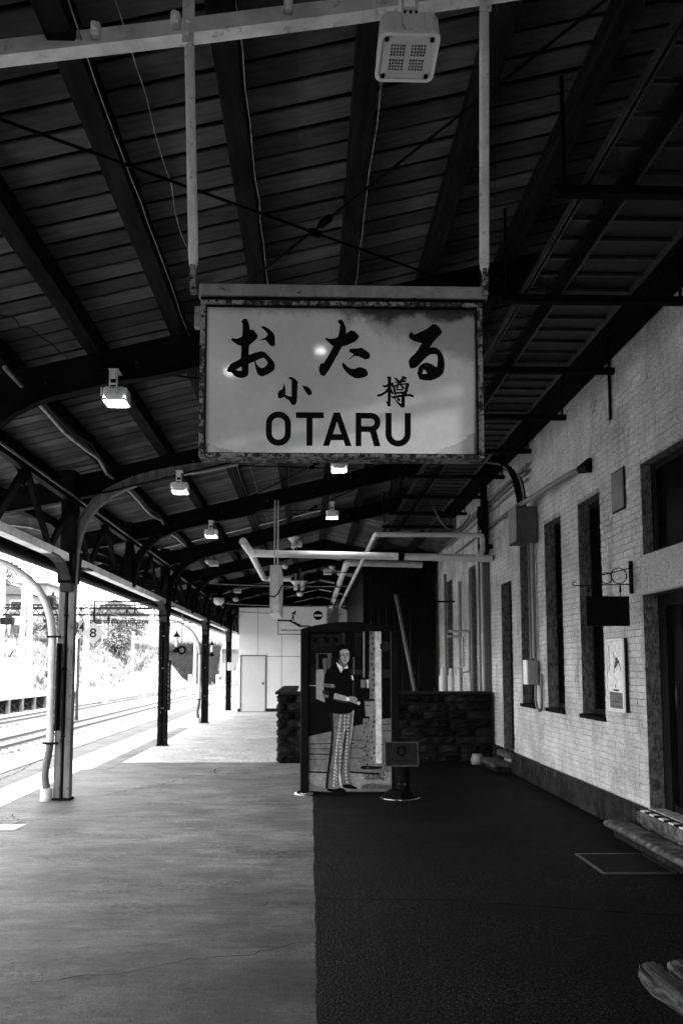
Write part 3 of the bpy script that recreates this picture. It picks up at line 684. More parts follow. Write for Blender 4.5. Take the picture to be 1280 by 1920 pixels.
# floor grate
t = thing('floor_grate', 'rectangular metal grate set in the asphalt before the entrance step', 'grate', (2.54, 6.52, .006))
part('frame', MB().box(2.245, 2.825, 6.19, 6.215, .006, .016).box(2.245, 2.825, 6.825, 6.85, .006, .016).box(2.245, 2.27, 6.215, 6.825, .006, .016).box(2.80, 2.825, 6.215, 6.825, .006, .016), M['galv'], t)
part('pit', MB().add([(2.27, 6.215, .0075), (2.8, 6.215, .0075), (2.8, 6.825, .0075), (2.27, 6.825, .0075)], [(0, 1, 2, 3)]), M['mortar'], t)
me = mesh('bar', MB().box(-.265, .265, -.005, .005, 0, .006), M['darkgrey']); me2 = mesh('bar', MB().box(-.003, .003, -.305, .305, 0, .005), M['darkgrey'])
for i in range(24): inst('bar', me, t, (0, 6.215 + .61 * (i + .5) / 24 - 6.52, .002))
for i in range(16): inst('bar', me2, t, (2.27 + .53 * (i + .5) / 16 - 2.54, 0, .002))

# ------------------------------------------------------------------ canopy
def zlow(x): return 4.36 + .25 * x
FR = [3.3 + 3.25 * i for i in range(-4, 5)]           # frames: 9.8 and 16.3 carry columns
t = thing('platform_canopy', 'dark sloping platform roof on twin column posts with curved brackets', 'canopy', (-2.95, 9.8, 0)); CAN = t
SL = math.atan(.25)
def roofpt(x, dz): return zlow(x) + dz
mb = MB(); xa, xb = -4.55, 3.1
mb.add([(xa, -9.8, roofpt(xa, .475)), (xb, -9.8, roofpt(xb, .475)), (xb, 16.6, roofpt(xb, .475)), (xa, 16.6, roofpt(xa, .475)), (xa, -9.8, roofpt(xa, .52)), (xb, -9.8, roofpt(xb, .52)), (xb, 16.6, roofpt(xb, .52)), (xa, 16.6, roofpt(xa, .52))], [(0, 3, 2, 1), (4, 5, 6, 7), (0, 1, 5, 4), (1, 2, 6, 5), (2, 3, 7, 6), (3, 0, 4, 7)])
part('roof_deck', mb, M['deck'], t)
Lb = (xb - xa) / math.cos(SL); bd = mesh('roof_board', MB().box(-Lb / 2, Lb / 2, -.084, .084, 0, .018, ch=.004), M['board'])
xm = (xa + xb) / 2; i = 0; y = 2.4
while y < 16.5:
    inst('roof_board', bd, t, (xm - t.location.x, y - 9.8 + random.uniform(-.005, .005), roofpt(xm, .445) + random.uniform(-.003, .003)), (0, -SL, random.uniform(-.0012, .0012))); y += .2
part('roof_boarding', MB().add([(xa, -9.8, roofpt(xa, .45)), (xb, -9.8, roofpt(xb, .45)), (xb, 2.3, roofpt(xb, .45)), (xa, 2.3, roofpt(xa, .45))], [(0, 3, 2, 1)]), M['board'], t, 'stuff')
for px in (-3.9, -3.2, -2.5, -1.8, -1.11, -.41, .3, 1.0, 1.7, 2.4):
    mb = MB(); mb.box(px - .065, px + .065, -9.7, 16.5, roofpt(px, .285), roofpt(px, .442), ch=.006); part('purlin', mb, M['purlin'], t)
part('fascia', MB().box(-4.60, -4.56, -14, 16.6, roofpt(-4.6, .18), roofpt(-4.6, .55)), M['blacksteel'], t)
part('gutter', MB().tube([(-4.42, -14, 3.30), (-4.42, 42, 3.30)], .075, 10), M['darkgrey'], t)
def arc(cx, cz, r, a0, a1, y, n=14, rz=None):
    out = []
    for i in range(n + 1):
        a = R(a0 + (a1 - a0) * i / n); out.append(((cx + r * math.cos(a), y, cz + (rz or r) * math.sin(a)), (math.cos(a), 0, math.sin(a)), (0, 1, 0)))
    return out
BR = [(-.016, 0), (-.045, 0), (-.045, -.018), (.045, -.018), (.045, 0), (.016, 0), (.016, .075), (.028, .085), (.028, .105), (-.028, .105), (-.028, .085), (-.016, .075)]
def path_to_sweep(P, y):
    out = []
    for i, (x, z) in enumerate(P):
        a = P[max(i - 1, 0)]; b = P[min(i + 1, len(P) - 1)]; dx, dz = b[0] - a[0], b[1] - a[1]; d_ = math.hypot(dx, dz); out.append(((x, y, z), (-dz / d_, 0, dx / d_), (0, 1, 0)))
    return out
RA = [(-2.87, 2.5), (-2.865, 2.75), (-2.855, 3.0), (-2.81, 3.22), (-2.74, 3.4), (-2.62, 3.56), (-2.46, 3.70), (-2.26, 3.80), (-2.02, 3.89), (-1.7, 3.965), (-1.3, 4.03), (-.9, 4.12)]
LA = [(-3.03, 2.5), (-3.04, 2.8), (-3.07, 3.0), (-3.13, 3.14), (-3.24, 3.25), (-3.42, 3.31), (-3.7, 3.34), (-4.1, 3.33)]
PROFM = {}
for fi, y in enumerate(FR):
    col = (fi % 2 == 1) if abs(FR[7] - 9.8) > .01 else None
    carries = abs(((y - 9.8) / 6.5) - round((y - 9.8) / 6.5)) < .01
    pale = abs(y - 3.3) < .01
    m = M['palesteel'] if pale else M['blacksteel']
    if pale:
        P = [(-4.2, 3.42), (-3.4, 3.72), (-2.6, 3.97), (-2.0, 4.16), (-1.36, 4.275), (-.55, 4.395), (.14, 4.505), (1.0, 4.66), (3.08, 5.1)]
        P = [(x, max(z, zlow(x) + .02)) for x, z in P]
        prof = [(-.036, 0), (.036, 0), (.036, .014), (.012, .018), (.012, .095), (-.012, .095), (-.012, .018), (-.036, .014)]
        fr = part('roof_frame', MB().sweep(path_to_sweep(P, y + .06), prof), m, t, label='pale painted roof beam carrying the station sign')
        for bx in (-2.6, -2.15, -1.45, -.95, -.60, -.1, .6):
            zz = 4.265 + .165 * (bx + 1.36); part('cleat', MB().box(bx - .02, bx + .02, y + .0, y + .045, zz + .035, zz + .095, ch=.006).tube([(bx, y - .02, zz + .065), (bx, y + .0, zz + .065)], .014, 6), M['palesteel'], fr)
    else:
        mb = MB(); prof = [(-.05, 0), (.05, 0), (.05, .016), (.014, .02), (.014, .262), (.05, .266), (.05, .282), (-.05, .282), (-.05, .266), (-.014, .262), (-.014, .02), (-.05, .016)]
        mb.sweep(path_to_sweep([(-4.3, zlow(-4.3) + .1), (-3.2, zlow(-3.2) + .02), (-2.4, zlow(-2.4)), (3.08, zlow(3.08))], y), prof)
        fr = part('roof_frame', mb, m, t)
        for bx in (-2.2, -1.45, -.7, .05, .8, 1.6):
            part('bolt', MB().tube([(bx, y - .03, zlow(bx) + .14), (bx, y - .012, zlow(bx) + .14)], .012, 6), M['galv'], fr)
    if y < -3 or pale: continue
    bm = M['colpaint'] if abs(y - 9.8) < .1 else M['blacksteel']
    part('bracket', MB().sweep(path_to_sweep(RA if carries else [(x, max(z, 2.9)) for x, z in RA], y), BR), bm, t)
    part('bracket', MB().sweep([(p, (-n_[0], -n_[1], -n_[2]), s_) for p, n_, s_ in path_to_sweep([(x, z if carries else max(z, 2.9)) for x, z in LA], y)], BR), bm, t)
def columns(parent, ys, base):
    for y in ys:
        near = abs(y - 9.8) < .1
        c = part('column', MB().box(-3.05, -2.965, y - .05, y + .05, 0, 2.62, ch=.012).box(-2.935, -2.85, y - .05, y + .05, 0, 2.62, ch=.012), M['colpaint'] if near else M['blacksteel'], parent, label='nearest twin column, pale paint worn off' if near else None)
        part('web_plate', MB().box(-2.965, -2.935, y - .012, y + .012, 0, 2.62), M['blacksteel'], c)
        part('capital', MB().box(-3.04, -2.86, y - .11, y + .11, 2.62, 4.0, ch=.02).prism([(-.22, 0), (.22, 0), (.13, -.36), (-.13, -.36)], lambda u, v, y=y: (-3.045, y + u * 1.0, 2.96 + v), lambda u, v, y=y: (-2.855, y + u, 2.96 + v)), M['blacksteel'], c)
        part('base_shoe', MB().box(-3.07, -2.83, y - .08, y + .08, 0, .03, ch=.008), M['blacksteel'], c)
        for z in (.75, 1.55, 2.2):
            part('tie_plate', MB().box(-2.98, -2.92, y - .058, y - .052, z, z + .02), M['galv'] if not near else M['blacksteel'], c)
        mb = MB()
        for z in [.15 + .27 * i for i in range(9)]:
            for x in (-3.0, -2.9): mb.tube([(x + .02, y - .058, z + random.uniform(-.04, .04)), (x + .02, y - .048, z)], .008, 6)
        part('rivets', mb, M['galv'], c, 'stuff')
def truss(parent, ya, yb, L=3.25):
    part('truss_top_chord', MB().box(-2.99, -2.91, ya, yb, 3.62, 3.70).box(-3.02, -2.88, ya, yb, 3.70, 3.715), M['blacksteel'], parent)
    part('truss_bottom_chord', MB().box(-3.01, -2.89, ya, yb, 2.86, 2.875).box(-3.01, -2.995, ya, yb, 2.875, 2.95).box(-2.905, -2.89, ya, yb, 2.875, 2.95), M['palesteel'], parent)  # pale colour stands in for ground light bounced onto the chord
    y = ya
    while y < yb - .1:
        for a, b, za, zb in ((0, .25, 3.64, 2.92), (.25, .5, 2.92, 3.64), (.5, .75, 3.64, 2.92), (.75, 1, 2.92, 3.64)):
            part('truss_diagonal', MB().bar((-2.93, y + a * L, za), (-2.93, y + b * L, zb), .09, .012 + .03, up=(1, 0, 0)), M['blacksteel'], parent)
        for a in (.25, .5, .75):
            z = 2.95 if a != .5 else 3.6; s = 1 if a != .5 else -1
            mb = MB(); mb.prism([(-.22, 0), (.22, 0), (.12, .05 * s), (.06, .14 * s), (-.06, .14 * s), (-.12, .05 * s)], lambda u, v, y=y, a=a, z=z: (-2.965, y + a * L + u, z + v), lambda u, v, y=y, a=a, z=z: (-2.955, y + a * L + u, z + v)); part('gusset', mb, M['blacksteel'], parent)
        part('truss_post', MB().box(-3.0, -2.9, y - .1, y + .1, 2.88, 3.95), M['blacksteel'], parent)
        for s in (-1, 1):
            P = [(s * .85, 2.868), (s * .6, 2.865), (s * .4, 2.83), (s * .25, 2.76), (s * .14, 2.66), (s * .08, 2.5)]
            pts = []
            for i, (u, z) in enumerate(P):
                a = P[max(i - 1, 0)]; b = P[min(i + 1, 5)]; dy, dz = b[0] - a[0], b[1] - a[1]; d_ = math.hypot(dy, dz); pts.append(((-2.95, y + u, z), (0, -dz / d_ * -s * -1, dy / d_ * -s), (1, 0, 0)))
            if abs(((y - 9.8) / 6.5) - round((y - 9.8) / 6.5)) < .01: part('knee', MB().sweep(pts, [(-.065, -.012), (.065, -.012), (.065, .012), (-.065, .012)]), M['knee'], parent)
        y += L
columns(CAN, [3.3, 9.8], 0)
truss(CAN, 3.3, 16.3)
# cross bracing rods in the roof plane
for i in range(0, 4):
    y0 = 3.3 + i * 3.25
    for (xa_, xb_) in ((-1.78, 1.24), (1.9, -1.2)):
        a = Vector((xa_, y0, zlow(xa_) + .2)); b = Vector((xb_, y0 + 3.25, zlow(xb_) + .2)); c = a.lerp(b, .6 if xa_ < 0 else .58)
        if xa_ > 0: a.z += .03; b.z += .03; c.z += .03
        d_ = (b - a).normalized()
        part('tie_rod', MB().tube([a, b], .009, 6).tube([c - d_ * .07, c - d_ * .04, c + d_ * .04, c + d_ * .07], [.012, .028, .028, .012], 8), M['blacksteel'], CAN)
# far gabled canopy
t = thing('platform_canopy', 'farther gabled platform roof beyond the sloping one, dark underside', 'canopy', (-2.95, 29, 0)); CAN2 = t
RX = .38; ztop = zlow(RX)
def z2(x): return zlow(x) if x < RX else ztop - .22 * (x - RX)
for (xa, xb) in ((-4.55, RX), (RX, 3.1)):
    sl = -SL if xb == RX else math.atan(.22)
    mb = MB(); mb.add([(xa, 16.62, z2(xa) + .475), (xb, 16.62, z2(xb) + .475), (xb, 44, z2(xb) + .475), (xa, 44, z2(xa) + .475), (xa, 16.62, z2(xa) + .52), (xb, 16.62, z2(xb) + .52), (xb, 44, z2(xb) + .52), (xa, 44, z2(xa) + .52)], [(0, 3, 2, 1), (4, 5, 6, 7), (0, 1, 5, 4), (1, 2, 6, 5), (2, 3, 7, 6), (3, 0, 4, 7)]); part('roof_deck', mb, M['deck'], t)
    L2 = (xb - xa) / math.cos(sl); bd = mesh('roof_board', MB().box(-L2 / 2, L2 / 2, -.084, .084, 0, .018), M['board']); xm = (xa + xb) / 2; y = 16.7
    while y < 44: inst('roof_board', bd, t, (xm - t.location.x, y - 29, (z2(xa) + z2(xb)) / 2 + .445), (0, sl, 0)); y += .2
for px in (-3.9, -3.2, -2.5, -1.8, -1.11, -.41, .3, 1.0, 1.7, 2.4): part('purlin', MB().box(px - .065, px + .065, 16.6, 44, z2(px) + .285, z2(px) + .44), M['purlin'], t)
for i in range(9):
    y = 16.3 + 3.25 * i
    prof = [(-.05, 0), (.05, 0), (.05, .016), (.014, .02), (.014, .262), (.05, .266), (.05, .282), (-.05, .282), (-.05, .266), (-.014, .262), (-.014, .02), (-.05, .016)]
    if i: part('roof_frame', MB().sweep(path_to_sweep([(-4.3, z2(-4.3) + .1), (-3.2, z2(-3.2)), (RX, z2(RX)), (3.08, z2(3.08))], y), prof), M['blacksteel'], t)
    car = i % 2 == 0
    part('bracket', MB().sweep(path_to_sweep([(x, z if car else max(z, 2.9)) for x, z in RA], y + .001), BR), M['blacksteel'], t)
    part('bracket', MB().sweep([(p, (-n_[0], -n_[1], -n_[2]), s_) for p, n_, s_ in path_to_sweep([(x, z if car else max(z, 2.9)) for x, z in LA], y + .001)], BR), M['blacksteel'], t)
    if i > 1 and i < 7 and i % 2 == 0: part('cross_beam', MB().box(-2.8, 3.05, y - .04, y + .04, 3.86, 3.94), M['blacksteel'], t)
columns(CAN2, [16.3, 22.8, 29.4, 35.9, 42.4], 0); truss(CAN2, 16.3, 42.3)
part('gable_boarding', MB().prism([(RX + .1, ztop + .45), (3.1, z2(3.1) + .45), (3.1, 5.6), (RX + .1, zlow(RX + .1) + .5)], lambda u, v: (u, 16.58, v), lambda u, v: (u, 16.62, v)), M['board'], t)
part('fascia', MB().box(-4.60, -4.56, 16.6, 44, z2(-4.6) + .18, z2(-4.6) + .55), M['blacksteel'], t)

# unseen block added behind the viewer to keep light off the near floor
t = thing('light_blocker', 'unseen dark block added behind the viewer to cut the light', 'building', (-2.8, -8, 0))
part('wall', MB().box(-4.3, -2.2, -9.9, 2.5, 0, 3.3), M['doorwood'], t)
# cables and wires along the purlins
def wiggle(P, amp, n):
    out = []
    for a, b in zip(P, P[1:]):
        a = Vector(a); b = Vector(b)
        for i in range(n): out.append(a.lerp(b, i / n) + Vector((random.uniform(-amp, amp), 0, random.uniform(-amp, amp))))
    return out + [Vector(P[-1])]
for i, (x, lab) in enumerate(((-1.02, 'thin pale wire stapled along the roof timber left of the sign pole'), (-.33, 'thin pale wire running down the roof timber above the sign'), (.38, 'faint pale wire along the roof timber above the sign middle'), (-.85, 'loose thin wire hanging between two roof timbers'))):
    dz = .27 if i < 3 else .33
    P = [(x, y, zlow(x) + dz) for y in (2.6, 3.6, 4.6, 5.6, 6.6, 7.8, 9, 10.5, 12, 14, 16)]; solo('wire', MB().tube(wiggle(P, .008 if i < 3 else .02, 4), .003, 5), M['wire'], lab, 'wire', (x, 2.6, zlow(x) + dz))
solo('wire', MB().tube(wiggle([(-2.35, 5.3, 4.02), (-2.2, 5.55, 4.1), (-2.05, 5.9, 4.1), (-1.98, 6.5, 4.12)], .02, 6), .004, 5), M['blackwire'], 'curly loose black wire under the boards at the left picture edge', 'wire', (-2.35, 5.3, 4.0))
for i, x in enumerate((-2.42, -2.36)):
    P = [(x + .03 * math.sin(k_ * 1.7 + i), 6.2 + k_ * .55, zlow(x) + .20 - .05 * abs(math.sin(k_ * 1.3 + i))) for k_ in range(18)]
    solo('conduit', MB().tube(P, .012 if i else .018, 8), M['blackwire'] if i else M['wire'], ['wavy pale-taped cable under the roof left of the nearest lit lamp', 'thin black cable running with the pale-taped one'][i], 'cable', P[0])
for i in range(6):
    x = -2.78; y = 6.5 + i * 1.1
solo('conduit', MB().tube([(-2.78, 5, 3.60), (-2.78, 16, 3.60)], .014, 8), M['galv'], 'thin metal conduit along the top of the lattice truss', 'pipe', (-2.78, 5, 3.6))

def rrect(cx, x0, x1, y0, y1, r, n=8):
    out = []
    for (ax, ay, a0) in ((x1 - r, y1 - r, 0), (x0 + r, y1 - r, 90), (x0 + r, y0 + r, 180), (x1 - r, y0 + r, 270)):
        for i in range(n + 1): a = R(a0 + 90 * i / n); out.append((ax + r * math.cos(a), ay + r * math.sin(a)))
    return out
# floodlights
def floodlight(x, y, ztopb, lit, label):
    t = thing('floodlight', label, 'lamp', (x, y, ztopb), 'square floodlights under the canopy')
    s = .13 if not lit else .100; zb = ztopb - .20; tilt = Matrix.Translation((x, y, zb)) @ Matrix.Rotation(R(-2 if lit else -4), 4, 'X') @ Matrix.Translation((-x, -y, -zb))
    def T(mb): mb.v = [tuple(tilt @ Vector(v)) for v in mb.v]; return mb
    body = MB()
    cs = [(-s, -s + .03), (-s + .03, -s), (s - .03, -s), (s, -s + .03), (s, s - .03), (s - .03, s), (-s + .03, s), (-s, s - .03)]
    body.prism(cs, lambda u, v: (x + u, y + v, zb - .035), lambda u, v: (x + u * .96, y + v * .96, zb + .065))
    for i in range(-3, 4):
        if abs(i) > 1: body.box(x + i * .034 - .004, x + i * .034 + .004, y - s - .004, y - s + .002, zb - .02, zb + .055)
    h = part('housing', T(body), M['lampcase'], t)
    rim = MB(); ro = rrect(0, x - s - .003, x + s + .003, y - s - .003, y + s + .003, .034, 4); ri = rrect(0, x - s + .013, x + s - .013, y - s + .013, y + s - .013, .024, 4); nn = len(ro)
    rv = [(a, b, zb - .046) for a, b in ro] + [(a, b, zb - .046) for a, b in ri] + [(a, b, zb - .033) for a, b in ro] + [(a, b, zb - .033) for a, b in ri]
    rim.add(rv, [f_ for q_ in range(nn) for f_ in ((q_, (q_ + 1) % nn, nn + (q_ + 1) % nn, nn + q_), (q_, 2 * nn + q_, 2 * nn + (q_ + 1) % nn, (q_ + 1) % nn), (nn + q_, nn + (q_ + 1) % nn, 3 * nn + (q_ + 1) % nn, 3 * nn + q_))])
    part('rim', T(rim), M['white'], t)
    part('diffuser', T(MB().box(x - s + .0145, x + s - .0145, y - s + .0145, y + s - .0145, zb - .041, zb - .0356)), M['lamp_on'] if lit else M['pipewhite'], t)
    if not lit:
        led = mesh('led_dot', MB().lathe([(.0035, 0), (.0045, -.003), (.002, -.006), (0, -.0065)], (0, 0, 0), 8), M['boxgrey'])
        for bx in (-1, 1):
            for by in (-1, 1):
                for i in range(5):
                    for j in range(4):
                        p = tilt @ Vector((x + bx * (.018 + i * .0135), y + by * (.014 + j * .0165), zb - .041))
                        o = inst('led', led, t, (p.x - x, p.y - y, p.z - ztopb), (R(-4), 0, 0))
        for cx in (-1, 1):
            for cy in (-1, 1): part('screw', T(MB().tube([(x + cx * .098, y + cy * .098, zb - .042), (x + cx * .098, y + cy * .098, zb - .050)], .010, 10)), M['black'], t)
    b = part('bracket', MB().box(x - .032, x - .026, y - .135, y - .10, zb - .0, ztopb).box(x + .026, x + .032, y - .135, y - .10, zb - .0, ztopb).box(x - .026, x + .026, y - .135, y - .128, zb + .07, zb + .085).box(x - .04, x + .04, y - .135, y + .02, ztopb, ztopb + .006).box(x - .02, x + .02, y - .137, y - .129, zb + .12, ztopb), M['lampcase'], t)
    part('bracket_cup', MB().prism([(-.034, .06), (-.034, 0), (-.022, -.022), (0, -.03), (.022, -.022), (.034, 0), (.034, .06)], lambda u, v: (x + u, y - s - .010, zb + v), lambda u, v: (x + u, y - s - .004, zb + v)), M['lampcase'], t)
    for dx in (-.024, 0, .024): part('bolt', MB().tube([(x + dx, y - s - .018, zb + .052), (x + dx, y - s - .010, zb + .052)], .006, 6), M['black'], t)
    return t
floodlight(.425, 3.3, 4.52, False, 'unlit square floodlight with visible LED dots, above the station sign')
floodlight(-1.61, 6.52, 4.02, True, 'lit floodlight nearest on the left, clearly left of the sign')
floodlight(-1.6, 9.75, 3.98, True, 'lit floodlight second in the left row, by the curved bracket')
floodlight(-1.61, 13.0, 3.96, True, 'lit floodlight farthest in the left row')
floodlight(.365, 9.75, 4.27, True, 'lit floodlight peeping out just below the sign bottom edge')
floodlight(.37, 13.0, 4.28, True, 'lit floodlight of the middle row, hanging over the white crossing pipe')
for lx, lz, lb in ((-.83, 3.98, 'small lit lamp behind the viewer on the left, mirrored in the sign'), (.11, 4.2, 'small lit lamp behind the viewer near the middle, mirrored in the sign')):
    t = thing('ceiling_lamp', lb, 'lamp', (lx, -1.6, lz))
    part('bulb', MB().box(lx - .045, lx + .045, -1.63, -1.57, lz - .03, lz, ch=.01), M['lamp_on'], t); part('stem', MB().box(lx - .01, lx + .01, -1.61, -1.59, lz, zlow(lx) + .44), M['black'], t)

# ------------------------------------------------------------------ the hanging station sign
t = thing('station_sign', 'old hanging station name board reading OTARU with flaking frame', 'sign', (.136, 3.3, 2.45))
SY = 3.285
part('top_beam', MB().box(-.474, .763, SY, SY + .11, 3.168, 3.222, ch=.003), M['scuff'], t)
part('top_strip', MB().box(-.468, .755, SY + .012, SY + .10, 3.150, 3.168), M['blacksteel'], t)
fr = part('frame', MB().box(-.466, .738, SY, SY + .11, 3.132, 3.150, ch=.002).box(-.466, -.445, SY, SY + .11, 2.484, 3.132, ch=.002).box(.717, .738, SY, SY + .11, 2.484, 3.132, ch=.002).box(-.466, .738, SY, SY + .11, 2.470, 2.484, ch=.002), M['flake'], t)
part('inner_lip', MB().box(-.445, .717, SY + .012, SY + .02, 3.126, 3.132).box(-.445, .717, SY + .012, SY + .02, 2.484, 2.489).box(-.445, -.440, SY + .012, SY + .02, 2.489, 3.126).box(.712, .717, SY + .012, SY + .02, 2.489, 3.126), M['black'], fr)
FT = lambda z: -(z - 2.484) * .07      # the acrylic leans forward a little
face = part('sign_face', MB().add([(x_, SY + y_ + FT(z_), z_) for z_ in (2.484, 3.132) for y_ in (.066, .085) for x_ in (-.445, .717)], [(0, 1, 5, 4), (2, 6, 7, 3), (0, 2, 3, 1), (4, 5, 7, 6), (0, 4, 6, 2), (1, 3, 7, 5)]), M['signface'], t)
gx = lambda px: (px - 384) / 511 * 1.162 - .445
gz = lambda py: 3.130 - (py - 577) / 277 * .646
def G(bx, by, s, d_=0): return lambda u, v: (gx(bx + u * s), SY + .0655 - d_ + FT(gz(by + v * s)), gz(by + v * s))
S1 = 130 / 1280
oA = [(395,155),(410,120),(440,95),(470,88),(500,100),(530,160),(545,220),(552,290),(610,295),(640,310),(665,350),(705,395),(700,430),(680,460),(620,515),(545,570),(538,640),(533,750),(640,710),(760,680),(830,695),(900,760),(960,825),(1005,880),(1022,950),(1010,1010),(980,1045),(900,1095),(790,1140),(730,1125),(690,1080),(665,1000),(645,920),(640,870),(590,890),(537,912),(533,1080),(520,1125),(470,1160),(400,1175),(330,1160),(270,1130),(215,1070),(160,1065),(132,1040),(150,990),(210,910),(300,865),(385,820),(395,700),(395,590),(330,570),(270,530),(215,490),(210,460),(240,438),(250,455),(330,455),(410,415),(420,300),(418,180)]
h1 = [(295,1020),(405,965),(405,1043),(350,1040)]
h2 = [(660,862),(740,820),(810,797),(850,830),(888,890),(870,930),(820,975),(775,987),(720,960),(685,920)]
oB = [(762,248),(790,225),(830,230),(900,270),(970,325),(1010,385),(1022,450),(1022,530),(1020,570),(980,592),(940,580),(900,540),(850,485),(810,475),(730,490),(722,486),(800,450),(850,425),(882,375),(860,335),(810,285)]
g = MB(); f = G(410, 590, S1); flatpoly(g, [oA, h1, h2], f); flatpoly(g, [smooth_loop(oB)], f); part('hiragana_character', g, M['ink'], face)
tA = [(512,110),(540,90),(590,90),(630,150),(655,210),(668,270),(668,345),(745,283),(820,295),(870,340),(915,385),(890,430),(850,480),(780,515),(690,555),(590,582),(540,680),(470,800),(400,930),(340,1030),(270,1120),(230,1120),(190,1095),(165,1030),(165,960),(195,900),(225,885),(250,888),(290,830),(360,710),(435,575),(400,560),(340,505),(280,455),(292,418),(350,440),(430,440),(505,412),(530,360),(545,280),(558,180),(525,155)]
tB = [(718,640),(760,615),(860,612),(960,598),(1040,650),(1100,695),(1122,745),(1095,795),(1020,815),(960,785),(890,755),(825,750),(715,825),(708,820),(812,720),(750,690),(725,665)]
tC = [(590,900),(620,870),(650,872),(635,890),(700,950),(760,982),(830,985),(905,952),(970,960),(1040,985),(1080,1060),(1065,1105),(1000,1140),(900,1162),(820,1150),(730,1100),(660,1035),(610,970)]
g = MB(); f = G(580, 590, S1)
for lp in (tA, tB, tC): flatpoly(g, [lp], f)
part('hiragana_character', g, M['ink'], face)
rA = [(190,430),(215,385),(255,348),(285,385),(310,410),(400,375),(520,320),(620,265),(690,205),(740,180),(800,185),(870,250),(930,330),(925,375),(870,430),(790,510),(720,595),(655,690),(720,677),(800,690),(880,745),(940,830),(975,930),(988,1030),(980,1150),(955,1240),(890,1310),(790,1365),(680,1400),(560,1400),(440,1380),(400,1310),(378,1240),(395,1190),(400,1130),(412,1100),(500,1032),(600,1012),(700,1045),(760,1085),(802,1115),(825,1060),(832,950),(825,870),(800,835),(720,828),(645,850),(560,920),(470,1010),(380,1100),(345,1125),(300,1138),(250,1145),(220,1130),(195,1060),(188,970),(250,890),(330,820),(400,730),(450,640),(485,598),(400,580),(300,550),(230,510),(195,465)]
rh = [(512,1160),(560,1185),(598,1240),(590,1256),(488,1256),(505,1220)]
g = MB(); flatpoly(g, [rA, rh], G(750, 590, 110 / 1280)); part('hiragana_character', g, M['ink'], face)
S2 = 90 / 1280
g = MB(); f = G(510, 695, S2)
flatpoly(g, [[(400,195),(440,160),(520,163),(600,210),(680,290),(660,370),(655,560),(650,700),(640,820),(600,880),(550,903),(500,880),(460,810),(430,775),(350,725),(295,680),(240,710),(180,728),(140,710),(130,640),(135,570),(190,498),(235,495),(262,460),(278,400),(275,345),(290,335),(325,420),(338,490),(330,610),(400,655),(500,675),(500,400),(498,250),(450,210)]], f)
flatpoly(g, [[(768,372),(830,390),(900,398),(950,420),(1020,500),(1048,570),(1030,620),(980,638),(930,620),(860,525),(800,430)]], f); part('kanji_character', g, M['ink'], face)
g = MB(); q = 0
for pts, wd in (([(380,150),(430,170)], [50,80]), ([(425,160),(425,420),(415,880)], [80,80,70]), ([(240,360),(300,390),(500,320)], [25,60,75]), ([(430,430),(330,530),(220,600),(120,630)], [80,60,55,60]), ([(430,440),(510,555)], [70,55]), ([(335,770),(400,860)], [15,70]),
                ([(550,150),(610,190),(670,250)], [18,50,60]), ([(770,125),(860,165)], [30,60]), ([(820,150),(740,230),(650,320),(630,440)], [70,60,45,40]), ([(565,280),(680,265),(850,240)], [22,35,50]), ([(510,385),(640,345),(880,310),(930,335)], [45,35,35,60]), ([(550,390),(580,590)], [55,50]), ([(915,330),(860,560)], [80,70]), ([(735,280),(745,370),(810,430)], [40,45,45]), ([(625,475),(780,465)], [30,40]), ([(590,560),(860,535)], [45,50]),
                ([(480,650),(520,675),(700,635),(980,605),(1050,635)], [25,55,55,55,60]), ([(785,545),(795,640),(790,890)], [50,80,95]), ([(760,900),(650,810),(590,740),(570,680)], [70,40,22,18]), ([(640,670),(680,745)], [35,70])):
    brush(g, pts, [a_ * 1.14 for a_ in wd] if isinstance(wd, list) and len(wd) == len(pts) else wd, G(700, 695, S2, q)); q += .00006
part('kanji_character', g, M['ink'], face)
S3 = 310 / 1280; f = G(480, 760, S3)
def letter(loops): g = MB(); flatpoly(g, loops, f); part('letter', g, M['ink'], face)
letter([rrect(0, 70, 265, 41, 302, 95), rrect(0, 117, 218, 88, 255, 49)])
letter([[(303,45),(520,45),(520,90),(433,90),(433,300),(385,300),(385,90),(303,90)]])
letter([[(597,45),(646,45),(737,300),(688,300),(673,256),(577,256),(562,300),(513,300)], [(592,210),(656,210),(623,115)]])
arcR = [(890 + 72 * math.cos(R(a)), 118 + 73 * math.sin(R(a))) for a in range(-90, 61, 15)]
arcI = [(885 + 31 * math.cos(R(a)), 119 + 29 * math.sin(R(a))) for a in range(-90, 91, 15)]
letter([[(768,45)] + arcR + [(930,182),(962,300),(912,300),(880,192),(813,192),(813,300),(768,300)], [(813,90)] + arcI + [(813,148)]])
uo = [(1100 + 99 * math.cos(R(a)), 205 + 97 * math.sin(R(a))) for a in range(0, 181, 12)]; ui = [(1100 + 51 * math.cos(R(a)), 205 + 50 * math.sin(R(a))) for a in range(180, -1, -12)]
letter([[(1199,45)] + uo + [(1001,45),(1049,45)] + ui + [(1151,45)]])
